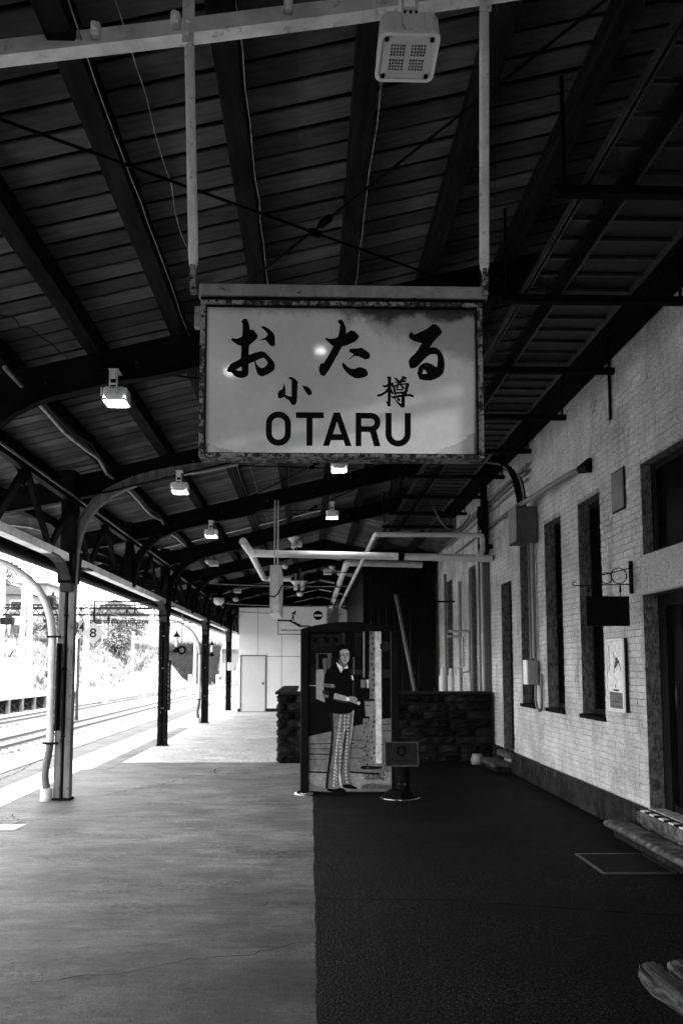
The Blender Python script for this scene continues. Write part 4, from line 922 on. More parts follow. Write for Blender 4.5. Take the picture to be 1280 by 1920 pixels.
for i, (xt, xb_, zt) in enumerate(((-.534, -.500, 4.42), (.772, .752, 4.60))):
    p = part('hanging_pole', MB().tube([(xt, 3.29, zt - .06), (xb_, 3.29, 3.34), (xb_, 3.29, 3.31), (xb_, 3.29, 3.275)], [.0215, .0215, .019, .009], 16), M['pole'], t)
    part('clamp', MB().box(xt - .026, xt + .026, 3.262, 3.270, zt - .12, zt + .5, ch=.002).box(xt - .026, xt - .018, 3.27, 3.31, zt + .0, zt + .3), M['pole'], p)
    for dz in (-.02, -.075): part('bolt', MB().tube([(xt, 3.262, zt + dz), (xt, 3.248, zt + dz)], [.011, .008], 8), M['pole'], p)
    part('shackle', MB().box(xb_ - .012, xb_ + .012, 3.272, 3.277, 3.18, 3.30).box(xb_ - .012, xb_ + .012, 3.303, 3.308, 3.18, 3.30).tube([(xb_, 3.265, 3.235), (xb_, 3.315, 3.235)], .006, 8), M['flake'], p)
part('side_lug', MB().box(-.495, -.468, SY + .02, SY + .06, 3.04, 3.13, ch=.003), M['scuff'], t)

# ------------------------------------------------------------------ cable rack under the roof on the right
t = thing('cable_rack', 'long dark cable rack with rungs and perforated trays hung high on the right', 'cable rack', (1.95, 9, 4.3))
for x, w_, m in ((1.545, .012, 'galv'), (1.575, .012, 'galv'), (1.745, .02, 'blacksteel'), (1.83, .012, 'galv'), (2.33, .014, 'galv')):
    part('rail', MB().box(x - w_ / 2, x + w_ / 2, 1.2, 15.8, 4.29, 4.34), M[m], t)
part('channel', MB().box(1.755, 1.82, 1.2, 15.8, 4.30, 4.40), M['blacksteel'], t)
k = NT('perforated_tray'); wv = k.n.new('ShaderNodeTexVoronoi'); wv.inputs['Scale'].default_value = 55; wv.inputs['Randomness'].default_value = .15; k.link(k.pos, wv.inputs['Vector'])
k.col(k.ramp(wv.outputs['Distance'], .32, .48, .003, .03)); M['mesh'] = k.fin(.5, .3, .4)
y = 1.4; r1 = mesh('rung', MB().box(-.08, .08, -.008, .008, 0, .02), M['galv']); r2 = mesh('rung', MB().box(-.245, .245, -.008, .008, 0, .02), M['galv'])
m1 = mesh('tray_panel', MB().box(-.08, .08, -.095, .095, 0, .004), M['mesh']); m2 = mesh('tray_panel', MB().box(-.245, .245, -.095, .095, 0, .004), M['mesh'])
while y < 15.7:
    inst('rung', r1, t, (1.662 - 1.95, y - 9, .012)); inst('rung', r2, t, (2.08 - 1.95, y - 9, .012))
    inst('tray_panel', m1, t, (1.662 - 1.95, y + .115 - 9, .035)); inst('tray_panel', m2, t, (2.08 - 1.95, y + .115 - 9, .035)); y += .23
for y in (2.9, 4.24, 5.56, 6.95, 8.3, 9.65, 11, 12.35, 13.7, 15.05):
    part('hanger', MB().box(1.38, 2.75, y - .03, y + .03, 4.235, 4.285), M['blacksteel'], t)
    part('drop_rod', MB().box(1.42, 1.44, y - .01, y + .01, 4.28, 4.95), M['blacksteel'], t); part('drop_rod', MB().box(2.70, 2.72, y - .01, y + .01, 4.28, 5.2), M['blacksteel'], t)

# ------------------------------------------------------------------ pipes, boxes and fittings on the building side
def elbowed(P, r, n=12):
    return MB().tube(P, r, n)
def pipe(P, r, m, label, cat='pipe', clamps=()):
    pts = []
    P = [Vector(p) for p in P]
    for i, p in enumerate(P):
        if 0 < i < len(P) - 1:
            a = (P[i - 1] - p); b = (P[i + 1] - p); ra = min(a.length, b.length, r * 3.2) * .5
            for s in range(5): u = s / 4; q0 = p + a.normalized() * ra; q1 = p + b.normalized() * ra; pts.append(q0.lerp(p, u).lerp(p.lerp(q1, u), u))
        else: pts.append(p)
    t = thing('pipe', label, cat, P[0]); part('tube', MB().tube(pts, r, 14), m, t)
    for c in clamps:
        a, b, k_ = c; p = P[a].lerp(P[b], k_); d_ = (P[b] - P[a]).normalized(); part('coupling', MB().tube([p - d_ * r * .8, p + d_ * r * .8], r * 1.14, 14), M['black'] if len(clamps) < 2 else m, t)
    return t
pipe([(-1.06, 12.6, 3.58), (-.97, 13.2, 3.475), (3.06, 13.2, 3.40)], .062, M['pipewhite'], 'thick white pipe crossing the platform to the wall', clamps=((1, 2, .62),))
pipe([(-.97, 13.25, 3.465), (-.97, 17.0, 3.465), (-.4, 17.0, 3.465)], .055, M['pipewhite'], 'white pipe running away from the left end of the crossing pipe', clamps=((0, 1, .4), (0, 1, .8)))
pipe([(2.75, 12.9, 3.40), (2.84, 12.9, 3.46), (2.84, 12.9, 3.75), (1.08, 12.9, 3.75), (1.08, 29.0, 3.75)], .04, M['pipe'], 'upper thinner pipe crossing then running away to the right', clamps=((3, 4, .1), (3, 4, .3)))
pipe([(2.6, 18.3, 3.95), (.85, 18.0, 3.95), (.85, 40, 3.95)], .075, M['pipe'], 'pale pipe running away under the far roof in the middle', clamps=((1, 2, .2), (1, 2, .36), (1, 2, .55)))
pipe([(2.0, 15.0, 1.0), (1.70, 15.6, 3.0)], .032, M['darkpipe'], 'pale pole leaning in the dark stair well behind the stone wall')
solo('wall_duct', MB().box(2.98, 3.09, 13.55, 13.68, 0, 4.5, ch=.01), M['boxgrey'], 'grey rectangular duct running up the wall near the stone wall', 'duct', (3.03, 13.6, 0))
pipe([(3.06, 8.6, 3.793), (2.98, 8.85, 3.79), (2.86, 10.9, 3.80)], .034, M['midpaint'], 'pale slanting pipe with a dark collar on the wall above the windows')
solo('pipe_collar', MB().tube([(3.09, 8.53, 3.80), (3.03, 8.72, 3.795)], [.085, .045], 14), M['black'], 'black conical collar where the slanting pipe meets the wall', 'collar', (3.08, 8.55, 3.8))
t = thing('junction_box', 'large grey junction box high on the wall beside the windows', 'box', (2.95, 10.8, 3.28))
part('case', MB().box(2.80, 3.09, 10.62, 10.98, 3.30, 3.77, ch=.008), M['boxgrey'], t); part('cover', MB().box(2.79, 2.80, 10.60, 11.0, 3.28, 3.79, ch=.003), M['midpaint'], t)
part('bottom_lip', MB().box(2.79, 3.09, 10.60, 11.0, 3.275, 3.298, ch=.003), M['boxgrey'], t)
for i, (z, r, lb) in enumerate(((4.42, .022, 'uppermost conduit along the wall behind the junction box'), (4.33, .03, 'second conduit from the top along the wall'), (4.22, .02, 'third conduit from the top along the wall'), (3.95, .025, 'lowest conduit along the wall, right under the other three'))):
    pipe([(3.05, 10.9 + i * .02, z), (3.05, 17.5, z)], r, M['greypipe'] if i % 2 else M['midpaint'], lb, clamps=((0, 1, .2), (0, 1, .5)))
for i, (x, y) in enumerate(((3.03, 10.72), (3.07, 10.78), (3.03, 10.86))):
    pipe([(x, y, 3.28), (x, y, 1.45 if i else 1.7)], .016 if i else .02, M['greypipe'] if i else M['midpaint'], ['thick pale conduit dropping from the junction box to the small box', 'thin conduit beside the thick one under the junction box', 'thinnest conduit under the junction box'][i], clamps=((0, 1, .35), (0, 1, .8)))
t = thing('switch_box', 'small white switch box on the wall under the conduits', 'box', (2.97, 10.75, 1.35))
part('case', MB().box(2.93, 3.05, 10.66, 10.86, 1.35, 1.68, ch=.008), M['midpaint'], t); part('cover', MB().box(2.915, 2.93, 10.66, 10.86, 1.35, 1.68, ch=.003), M['white'], t)
solo('hose_loop', MB().tube([(3.04, 10.70, 1.36), (3.03, 10.68, 1.15), (3.04, 10.66, 1.04), (3.06, 10.6, 1.0), (3.07, 10.55, 1.05), (3.07, 10.53, 1.2), (3.07, 10.55, 1.5)], .018, 8), M['greypipe'], 'grey hose looping below the small switch box', 'hose', (3.05, 10.6, 1.0))
for i in range(5):
    a = .05 * i; P = [(2.2 + a, 11.2, 4.62 - a * .5), (2.55 + a, 11.1, 4.62 - a), (2.78 + a, 11.0, 4.45 - a), (2.88 + a * .6, 10.95, 4.15), (2.9 + a * .5, 10.85, 3.78)]
    solo('cable', MB().tube(wiggle(P, .006, 4), .02 - i * .002, 7), M['blackwire'] if i != 3 else M['wire'], ['thickest black cable curving into the junction box', 'second black cable curving down to the junction box', 'inner black cable bending to the junction box', 'thin pale cable curving down beside the black ones', 'innermost, thinnest black cable at the junction box'][i], 'cable', P[0], 'cables over the junction box')
solo('cable', MB().tube(wirepts((2.1, 13.5, 4.4), (2.75, 13.4, 4.2), .38), .012, 6), M['greypipe'], 'slack cable sagging under the rack before the wall ducts', 'cable', (2.1, 13.5, 4.4))
solo('wall_strap', MB().box(3.075, 3.092, 7.90, 7.94, 4.12, 4.75).add([(3.08, 7.90, 4.12), (3.08, 7.94, 4.12), (3.08, 7.92, 4.07)], [(0, 1, 2)]), M['black'], 'narrow black strap hanging down the upper wall', 'strap', (3.08, 7.92, 4.1))
t = thing('wall_plate', 'plain pale plate fixed to the wall between window and transom', 'plate', (3.09, 7.8, 3.15))
part('plate', MB().box(3.076, 3.09, 7.645, 7.945, 3.155, 3.545, ch=.01), M['midpaint'], t); part('shade_outline', MB().box(3.09, 3.1, 7.63, 7.96, 3.14, 3.56), M['darkgrey'], t)  # darker backing rim stands in for the shading round the plate
# poster case
t = thing('poster_case', 'narrow white framed poster on the wall beside the entrance', 'poster', (3.06, 7.93, 1.14))
part('backing', MB().box(3.062, 3.095, 7.70, 8.16, 1.145, 1.87), M['darkgrey'], t)
part('frame', MB().box(3.045, 3.062, 7.70, 7.73, 1.145, 1.87).box(3.045, 3.062, 8.13, 8.16, 1.145, 1.87).box(3.045, 3.062, 7.73, 8.13, 1.85, 1.87).box(3.045, 3.062, 7.73, 8.13, 1.145, 1.16), M['white'], t)
po = part('poster', MB().box(3.056, 3.061, 7.732, 8.128, 1.162, 1.848), PR(.72), t)
def Q(d_=0): return lambda u, v: (3.0555 - d_, 8.12 - (u - 195) / 290 * .38, 1.84 - (v - 230) / 1480 * .67)
for i, (lp, gval) in enumerate((([(215, 1335), (480, 1350), (490, 1700), (215, 1690)], .20), ([(205, 300), (225, 300), (240, 600), (235, 860), (222, 860), (228, 600)], .3), ([(300, 440), (315, 440), (330, 560), (345, 590), (380, 575), (425, 660), (455, 860), (450, 885), (430, 760), (400, 690), (385, 760), (330, 830), (325, 930), (312, 930), (320, 780), (345, 680), (352, 620), (320, 570)], .12), ([(335, 1160), (348, 1180), (345, 1250), (332, 1240)], .15), ([(290, 1270), (350, 1285), (410, 1275), (415, 1310), (350, 1320), (300, 1310)], .05), ([(340, 680), (425, 690), (425, 705), (340, 700)], .04), ([(330, 760), (375, 765), (370, 785), (330, 780)], .04))):
    g = MB(); flatpoly(g, [lp], Q(i * .0001)); part('print', g, PR(gval), po)
for i, v in enumerate((1380, 1430, 1470, 1540, 1640)):
    g = MB()
    for j in range(9):
        u = 240 + j * 25 + random.uniform(-3, 3)
        if random.random() < .8: flatpoly(g, [[(u, v), (u + 17, v + 2), (u + 17, v + 20), (u, v + 18)]], Q(.001))
    part('printed_line', g, PR(.06), po)
# iron bracket sign
t = thing('bracket_sign', 'black board hanging from a wrought iron bracket with three rings', 'sign', (3.06, 7.5, 1.97))
br = part('bracket', MB().box(3.055, 3.09, 7.485, 7.515, 2.285, 2.60, ch=.004).tube([(3.06, 7.5, 2.375), (2.55, 7.5, 2.362), (2.52, 7.5, 2.36), (2.505, 7.5, 2.375), (2.515, 7.5, 2.395), (2.535, 7.5, 2.39)], .006, 6).tube([(3.06, 7.5, 2.53), (2.76, 7.5, 2.455), (2.70, 7.5, 2.42)], .006, 6), M['black'], t)
for cx, rr in ((2.955, .075), (2.835, .053), (2.745, .037)):
    part('ring', MB().tube([(cx + rr * math.cos(a * .3927), 7.5, 2.382 + rr + rr * math.sin(a * .3927)) for a in range(17)], .005, 6, False), M['black'], br)
part('board', MB().box(2.63, 3.045, 7.49, 7.515, 1.975, 2.26, ch=.003), M['black'], t)
for x in (2.66, 2.965): part('hook', MB().tube([(x, 7.5, 2.26), (x, 7.5, 2.30)], .004, 6).tube([(x, 7.5, 2.30), (x, 7.5, 2.345), (x, 7.5, 2.375)], [.012, .010, .003], 8), M['black'], t)
solo('wall_ring', MB().tube([(3.075, 13.06 + .06 * math.cos(a * .3927), 1.52 + .12 * math.sin(a * .3927)) for a in range(17)], .008, 6, False), M['boxwhite'], 'oval ring handle on the wall left of the narrow far door', 'ring', (3.075, 13.06, 1.5))
# rectangular duct loop, cylinders, drain pipes further along the wall
t = thing('pipe_loop', 'squared double pipe loop on the wall above the stone wall', 'pipe', (3.0, 15.5, 1.4))
for s in (0, .10):
    part('tube', MB().tube([(2.66, 15.2 + s, 2.27 - s), (3.03 - s, 15.2 + s, 2.27 - s), (3.05 - s, 15.2 + s, 2.22 - s), (3.05 - s, 15.2 + s, 1.5 + s), (2.85, 15.2 + s, 1.47 + s)], .026, 8), M['pipe'], t)
for i, x in enumerate((2.50, 2.66)):
    t = thing('standpipe', ['left of two pale standpipes behind the stone wall', 'right of two pale standpipes behind the stone wall'][i], 'pipe', (x, 15, .0), 'pale standpipes'); part('barrel', MB().tube([(x, 15, 0), (x, 15, 1.42)], .062, 16), M['pipewhite'], t); part('cap', MB().tube([(x, 15, 1.42), (x, 15, 1.56)], .035, 12), M['pipewhite'], t)
for i, (x, y, r, z0, z1, m) in enumerate(((2.99, 14.6, .03, 0, 3.4, 'greypipe'), (3.02, 15.9, .035, 0, 3.3, 'midpaint'), (3.03, 14.1, .02, 0, 4.2, 'greypipe'), (2.95, 17.2, .03, 0, 3.6, 'greypipe'))):
    pipe([(x, y, z0), (x, y, z1)], r, M[m], ['grey pipe up the wall left of the rectangular duct', 'pale pipe up the wall beside the squared loop', 'thin grey pipe right behind the rectangular duct', 'farthest thin pipe up the wall before the dark enclosure'][i], clamps=((0, 1, .4), (0, 1, .7)))
for i, (y, z) in enumerate(((13.25, 3.42), (13.3, 3.62))): solo('pipe_stub', MB().tube([(2.86, y, z), (3.09, y, z)], .05 - i * .008, 12), M['black'], ['lower black pipe sleeve entering the wall at the crossing pipes', 'upper black pipe sleeve entering the wall at the crossing pipes'][i], 'pipe', (2.86, y, z))
solo('cable_duct', MB().box(2.93, 3.02, 13.3, 13.45, 3.5, 4.9).tube([(2.90, 13.3, 3.9), (2.86, 13.28, 4.15), (2.88, 13.3, 4.3)], .03, 8), M['blacksteel'], 'dark vertical cable trunk above the rectangular duct', 'duct', (2.97, 13.4, 3.5))
solo('wall_bracket', MB().box(2.45, 3.08, 16.8, 16.83, 2.95, 2.99), M['black'], 'short black arm sticking out of the far wall', 'bracket', (3.08, 16.8, 2.95))

# rain pipes at columns
def rainpipe(y, label, near):
    t = thing('rain_pipe', label, 'pipe', (-3.1, y, 0), 'rain pipes beside the columns')
    P = [(-4.42, 3.24), (-4.42, 3.02), (-4.36, 2.95), (-4.1, 2.94), (-3.8, 2.88), (-3.6, 2.79), (-3.43, 2.67), (-3.3, 2.54), (-3.2, 2.38), (-3.13, 2.17), (-3.10, 1.92), (-3.095, .68)]
    part('tube', MB().tube([(x, y - .02, z) for x, z in P], .045 if near else .042, 14), M['pipe'], t)
    for z in (.68, 1.95): part('clamp', MB().box(-3.16, -3.0, y - .075, y - .03, z - .012, z + .012), M['black'], t)
    n = 26; pts = []; rs = []
    for i in range(n * 2 + 1):
        u = i / (n * 2); pts.append((-3.095 - .055 * math.sin(u * 3.1) * u - .02 * u, y - .02, .67 - u * .52)); rs.append(.046 if i % 2 else .040)
    part('corrugated_hose', MB().tube(pts, rs, 14), M['greypipe'], t)
    part('drain_cup', MB().lathe([(.07, 0), (.068, .15), (.058, .15), (.058, .02), (0, .02)], (-3.12, y - .02, .0), 18), M['pipe'], t)
rainpipe(9.75, 'pale rain pipe arching down beside the nearest column into a white cup', True); rainpipe(22.75, 'rain pipe arching to the third column', False)
# plates on columns
def plate(x, y, z0, z1, label, near):
    t = thing('column_sign', label, 'sign', (x, y, z0), 'narrow black boards on the columns')
    part('board', MB().box(x - .012, x + .012, y - .13, y + .02, z0, z1, ch=.003), M['black'], t)
    mb = MB(); z = z1 - .1
    while z > z0 + .08:
        for j in range(3):
            a = random.uniform(-.05, .03); mb.box(x - .022 + j * .004, x - .0125 + j * .002, y - .1318, y - .1302, z + a * .3, z + a * .3 + .03)
        mb.box(x - .0135, x - .0122, y - .10, y - .02, z, z + .035); z -= .085
    part('lettering', mb, PR(.3), t, 'stuff')
plate(-3.005, 9.75, .83, 1.87, 'narrow black board edge-on on the nearest column, small white characters', True)
plate(-2.80, 16.25, .72, 1.72, 'narrow black board on the right side of the second column', False)

# box sign hung edge-on
t = thing('hanging_box_sign', 'white box sign hung edge-on from two rods over the platform', 'sign', (-.54, 12.9, 2.42))
b = part('case', MB().box(-.635, -.465, 12.75, 13.9, 2.43, 3.22, ch=.006), M['boxwhite'], t)
for x in (-.622, -.482): part('edge_trim', MB().box(x - .003, x + .003, 12.744, 12.75, 2.44, 3.21), M['boxgrey'], b)
part('bottom_cover', MB().box(-.63, -.47, 12.76, 13.89, 2.422, 2.43), M['white'], b)
for x in (-.60, -.50): part('screw', MB().tube([(x, 12.742, 2.47), (x, 12.75, 2.47)], .009, 8), M['black'], b)
for x in (-.565, -.515): part('rod', MB().tube([(x, 12.85, 3.22), (x, 12.85, 4.3)], .011, 8), M['pipe'], t)
solo('cable', MB().tube([(-.75, 12.7, 2.78), (-.64, 12.7, 2.72), (-.56, 12.7, 2.70), (-.5, 12.7, 2.76), (-.44, 12.8, 2.9)], .012, 7), M['blackwire'], 'black cable draped across the white box sign', 'cable', (-.6, 12.7, 2.7))

# ------------------------------------------------------------------ stone wall of the stair well
t = thing('stone_wall', 'low wall of rough dark stone blocks round the stairs', 'wall', (1.3, 13.5, 0))
part('core', MB().box(-.50, 3.04, 13.36, 13.62, 0, 1.13).box(-.50, -.26, 13.62, 17.6, 0, 1.13), M['mortar'], t)
def block(x0, x1, z0, z1, y, axis='x'):
    mb = MB(); n = 4; g_ = .008; pts = {}
    for i in range(n + 1):
        for j in range(n + 1):
            u = x0 + g_ + (x1 - x0 - 2 * g_) * i / n; v_ = z0 + g_ + (z1 - z0 - 2 * g_) * j / n; e = 0 if i in (0, n) or j in (0, n) else 1
            d_ = .006 + e * random.uniform(.018, .05); pts[i, j] = len(mb.v)
            mb.v.append((u, y - d_, v_) if axis == 'x' else (y - d_, u, v_))
    for i in range(n):
        for j in range(n): mb.f.append((pts[i, j], pts[i + 1, j], pts[i + 1, j + 1], pts[i, j + 1])); mb.sm.append(False)
    return mb
H = .1395
for r_ in range(8):
    z0 = .01 + r_ * H; x = -.52 + (0 if r_ % 2 else .0); first = True
    xs = [-.52]
    if r_ % 2 == 0: xs += [-.37]
    else: xs += [-.22]
    while xs[-1] < 2.95: xs.append(xs[-1] + random.uniform(.30, .40))
    xs[-1] = 3.04
    for a, b in zip(xs, xs[1:]): part('stone_block', block(a, b, z0, z0 + H, 13.36), M['rusticated'], t)
    y = 13.34
    while y < 17.5: part('stone_block', block(y, min(y + .36, 17.6), z0, z0 + H, -.50, 'y'), M['rusticated'], t); y += .36
part('coping', MB().box(-.565, 3.04, 13.31, 13.66, 1.131, 1.175, ch=.006).box(-.565, -.22, 13.662, 17.6, 1.131, 1.175, ch=.006), M['darkgrey'], t)
# dark enclosure behind
t = thing('stair_enclosure', 'tall black boarded enclosure over the stairs behind the stone wall', 'enclosure', (2.1, 19, 0))
for i in range(9):
    part('board', MB().box(1.28 + i * .187, 1.28 + (i + 1) * .187 - .006, 18.95, 19, 0, 4.25), M['black'], t)
part('side_wall', MB().box(1.28, 1.33, 19, 27, 0, 4.25), M['black'], t)
part('slanted_edge', MB().prism([(2.38, 4.2), (2.62, 1.1), (2.96, 1.1), (2.96, 1.9)], lambda u, v: (u, 18.90, v), lambda u, v: (u, 18.94, v)), M['black'], t)
part('top_beam', MB().box(1.2, 3.05, 18.85, 18.94, 4.25, 4.4), M['black'], t)

# ------------------------------------------------------------------ kiosk
t = thing('white_office', 'white panelled office building at the far end of the platform', 'building', (-.4, 29, 0))
part('wall', MB().box(-2.50, .98, 28.42, 32, .12, 3.69), M['darkgrey'], t)
part('skirting', MB().box(-2.52, .98, 28.40, 28.42, 0, .115).box(-2.5, .98, 28.42, 32, 0, .12), M['darkgrey'], t)
for a, b, c, d_ in ((-2.50, -1.83, 0, 0), (-1.83, -.98, 0, 0), (-.98, 0, 0, 0), (0, .98, 0, 0)):
    for z0, z1 in ((.12, 1.95), (1.956, 3.69)):
        part('wall_panel', MB().box(a + (.007 if a > -2.4 else 0), b - .007, 28.405, 28.419, z0 + .004, z1 - .004, ch=.003), M['kiosk'], t)
dr = part('door', MB().box(-2.40, -1.56, 28.385, 28.402, .02, 1.96, ch=.003), M['kioskdoor'], t)
part('door_frame', MB().box(-2.44, -2.40, 28.37, 28.41, 0, 2.0).box(-1.56, -1.52, 28.37, 28.41, 0, 2.0).box(-2.40, -1.56, 28.37, 28.41, 1.96, 2.0), M['boxgrey'], dr)
part('handle', MB().tube([(-1.62, 28.38, 1.0), (-1.62, 28.33, 1.0), (-1.70, 28.33, 1.0)], .012, 8).box(-1.64, -1.60, 28.376, 28.384, .95, 1.05), M['darkgrey'], dr)
for z in (.2, 1.75): part('hinge', MB().box(-2.42, -2.39, 28.365, 28.385, z, z + .1), M['darkgrey'], dr)
part('gable_panel', MB().prism([(1.03, .1), (1.87, .1), (1.87, 3.35), (1.03, 3.72)], lambda u, v: (u, 28.30, v), lambda u, v: (u, 28.40, v)), M['white'], t)
part('wing', MB().prism([(.62, 2.9), (1.02, 2.9), (1.02, 4.0), (.98, 4.0), (.66, 3.15)], lambda u, v: (u, 28.0, v), lambda u, v: (u, 28.06, v)), M['boxgrey'], t)
part('camera', MB().box(-.42, -.2, 28.2, 28.38, 2.36, 2.44, ch=.01).box(-.24, -.2, 28.3, 28.4, 2.44, 2.5), M['white'], t)
t = thing('stairs_sign', 'pale sign with a figure descending stairs and a round no entry mark', 'sign', (-.1, 28.2, 2.72))
bd = part('board', MB().box(-1.10, .62, 28.15, 28.2, 2.74, 3.70, ch=.006), M['kiosk'], t)
part('frame', MB().box(-1.12, -1.10, 28.14, 28.2, 2.72, 3.70).box(-1.10, .62, 28.14, 28.2, 2.72, 2.74), M['darkgrey'], bd)
sg = lambda u, v: (-1.10 + (u - 130) / 870 * 1.72, 28.147, 3.70 - (v - 160) / 480 * .93)
g = MB(); flatpoly(g, [[(130,395),(350,395),(385,400),(390,430),(455,432),(458,462),(518,465),(522,495),(700,500),(700,520),(510,530),(330,428),(130,425)]], sg); part('printed_stairs', g, M['ink'], bd)
g = MB(); flatpoly(g, [[(405,255),(415,232),(440,228),(452,245),(445,262),(432,275),(448,300),(445,315),(428,300),(412,290),(405,310),(415,345),(410,375),(425,405),(420,412),(398,405),(390,370),(362,398),(350,392),(382,350),(380,310),(392,285),(370,288),(362,275),(390,262)]], lambda u, v: (sg(u, v)[0], 28.1465, sg(u, v)[2])); part('printed_figure', g, M['ink'], bd)
g = MB(); flatpoly(g, [[(840 + 86 * math.cos(R(a)), 315 + 86 * math.sin(R(a))) for a in range(0, 360, 12)], [(775,300),(910,300),(910,332),(775,332)]], sg); part('no_entry_mark', g, M['ink'], bd)
g = MB()
for i in range(13):
    u = 182 + i * 30
    for j in range(4): a = random.uniform(0, 16); b = random.uniform(0, 20); flatpoly(g, [[(u + a, 565 + b), (u + a + 11, 565 + b), (u + a + 11, 575 + b + 8), (u + a, 575 + b + 8)]], lambda p, q_: (sg(p, q_)[0], 28.1468 - j * .0001, sg(p, q_)[2]))
part('printed_characters', g, PR(.05), bd, 'stuff')

# ------------------------------------------------------------------ standee panel with printed photograph
PY = 10.1
t = thing('photo_panel', 'tall dark framed panel with a life-size photo print of a standing man', 'panel', (.5, PY, 0))
for x0, x1, lb in ((-.105, -.005, None), (1.03, 1.13, None)):
    p = part('post', MB().box(x0, x1, PY - .05, PY + .05, .03, 2.06, ch=.012), M['black'], t)
    c = (x0 + x1) / 2
    part('foot', MB().lathe([(0, .0), (.13, .0), (.13, .012), (.10, .035), (.06, .045), (0, .045)], (c, PY, .006), 18), M['chrome'] if x0 < 0 else M['black'], p)
    part('edge_strip', MB().box(x0 - .006, x0 - .0005, PY - .045, PY - .03, .05, 2.05), M['galv'], p)
hd = []
for i in range(21): u = i / 20; hd.append((-.105 + 1.235 * u, 2.06 + .095 * math.sin(math.pi * u) ** .8))
part('header', MB().prism(hd + [(1.13, 2.035), (-.105, 2.035)], lambda u, v: (u, PY - .06, v), lambda u, v: (u, PY + .06, v)), M['black'], t)
pic = part('picture_board', MB().box(-.005, 1.03, PY - .01, PY + .01, .035, 2.034), PR(.012), t)
part('bottom_rail', MB().box(-.005, 1.03, PY - .012, PY + .012, .012, .034), M['black'], t)
def W(d_): return lambda u, v: (-.010 + (u * .234375 + 500 - 579) / 147.5, PY - .0105 - d_, max(.037, (1488 - (v * .234375 + 1120)) / 147.5 + .012))
layer = [0]
def ink(name, loops, gval, sm=False, hole=None):
    layer[0] += 1
    if sm: loops = [smooth_loop(l) for l in loops]
    g = MB()
    for l in loops: flatpoly(g, [l] + ([hole] if hole else []), W(layer[0] * .00012))
    return part(name, g, PR(gval), pic)
ink('printed_floor', [[(338,1125),(770,1030),(765,1010),(999,980),(999,1500),(999,1555),(500,1562),(338,1545)]], .20)
ink('printed_floor', [[(338,1385),(480,1390),(640,1390),(790,1420),(999,1400),(999,1440),(999,1510),(830,1490),(730,1540),(600,1565),(500,1562),(520,1545),(338,1480)]], .32)
for a in ((338,1180,700,1176,6), (338,1256,520,1262,8), (338,1392,500,1398,14), (660,1395,900,1412,14), (338,1300,480,1300,4), (660,1210,770,1214,5), (660,1150,760,1152,5), (338,1220,500,1218,4), (650,1290,765,1292,4), (920,1080,999,1078,5), (920,1030,999,1026,5)):
    ink('printed_floor_line', [[(a[0], a[1]), (a[2], a[3]), (a[2], a[3] + a[4]), (a[0], a[1] + a[4])]], .02)
ink('printed_wall', [[(398,470),(520,470),(510,600),(400,600)]], .10); ink('printed_wall', [[(412,475),(486,478),(486,595),(412,595)]], .01)
ink('printed_wall', [[(398,600),(470,600),(470,860),(398,830)]], .34); ink('printed_wall', [[(338,560),(396,560),(396,860),(338,860)]], .03)
ink('printed_wall', [[(338,722),(398,722),(398,730),(338,730)]], .35)
ink('printed_lamp', [[(448,520),(462,508),(482,512),(485,530),(478,590),(470,660),(460,660),(455,590),(450,545)]], .15, True)
ink('printed_sign', [[(352,322),(592,322),(592,455),(352,455)]], .040)
for cx in (388, 478, 550):
    ink('printed_sign_mark', [[(cx-22,345),(cx-4,338),(cx+6,352),(cx+20,350),(cx+18,366),(cx+24,386),(cx+4,388),(cx-10,380),(cx-24,386),(cx-14,366)]], .006, True)
for i, ch_ in enumerate('OTARU'):
    pass
layer[0] += 1
text_loops('OTARU', .062, lambda u, v: (W(0)(472, 0)[0] + u, PY - .0105 - layer[0] * .00012, W(0)(0, 432)[2] + v), 'printed_sign_letters', PR(.006), pic, bold=.001)
ink('printed_wall', [[(600,300),(628,310),(628,400),(600,390)]], .09); ink('printed_wall', [[(655,600),(760,600),(770,640),(660,640)]], .07)
ink('printed_wall', [[(700,290),(755,282),(758,340),(705,345)]], .05); layer[0] += 1
text_loops('29', .085, lambda u, v: (W(0)(728, 0)[0] + u, PY - .0105 - layer[0] * .00012, W(0)(0, 312)[2] + v), 'printed_number', PR(.008), pic)
ink('printed_wall', [[(700,350),(755,375),(752,500),(700,480)]], .03); ink('printed_wall', [[(690,500),(702,500),(702,640),(690,640)]], .15)
ink('printed_pillar', [[(770,265),(784,265),(782,660),(770,660)]], .32); ink('printed_pillar', [[(768,985),(812,985),(812,1365),(768,1365)]], .22)
ink('printed_pillar', [[(822,268),(868,275),(870,640),(820,640)]], .24); ink('printed_pillar', [[(818,620),(868,620),(870,1370),(820,1370)]], .26)
ink('printed_pillar', [[(864,280),(915,284),(915,1335),(868,1335)]], .62)
for i in range(26):
    v = 300 + i * 41; u = random.uniform(826, 852); ink('printed_rust', [[(u, v), (u + 10, v + 4), (u + 8, v + 24), (u - 2, v + 18)]], .05)
for i in range(10):
    v = 1010 + i * 36; u = random.uniform(772, 798); ink('printed_rust', [[(u, v), (u + 10, v + 4), (u + 8, v + 18), (u - 2, v + 14)]], .05)
ink('printed_shelf', [[(752,680),(790,680),(790,742),(752,742)]], .22); ink('printed_shelf', [[(796,680),(815,680),(815,745),(800,745)]], .6)
ink('printed_shelf', [[(750,745),(822,745),(822,825),(755,830)]], .012); ink('printed_shelf', [[(770,832),(855,828),(860,848),(800,852),(772,845)]], .05)
ink('printed_bucket', [[(780,850),(858,850),(856,965),(790,968)]], .34); ink('printed_bucket', [[(782,880),(820,880),(820,890),(782,890)]], .12)
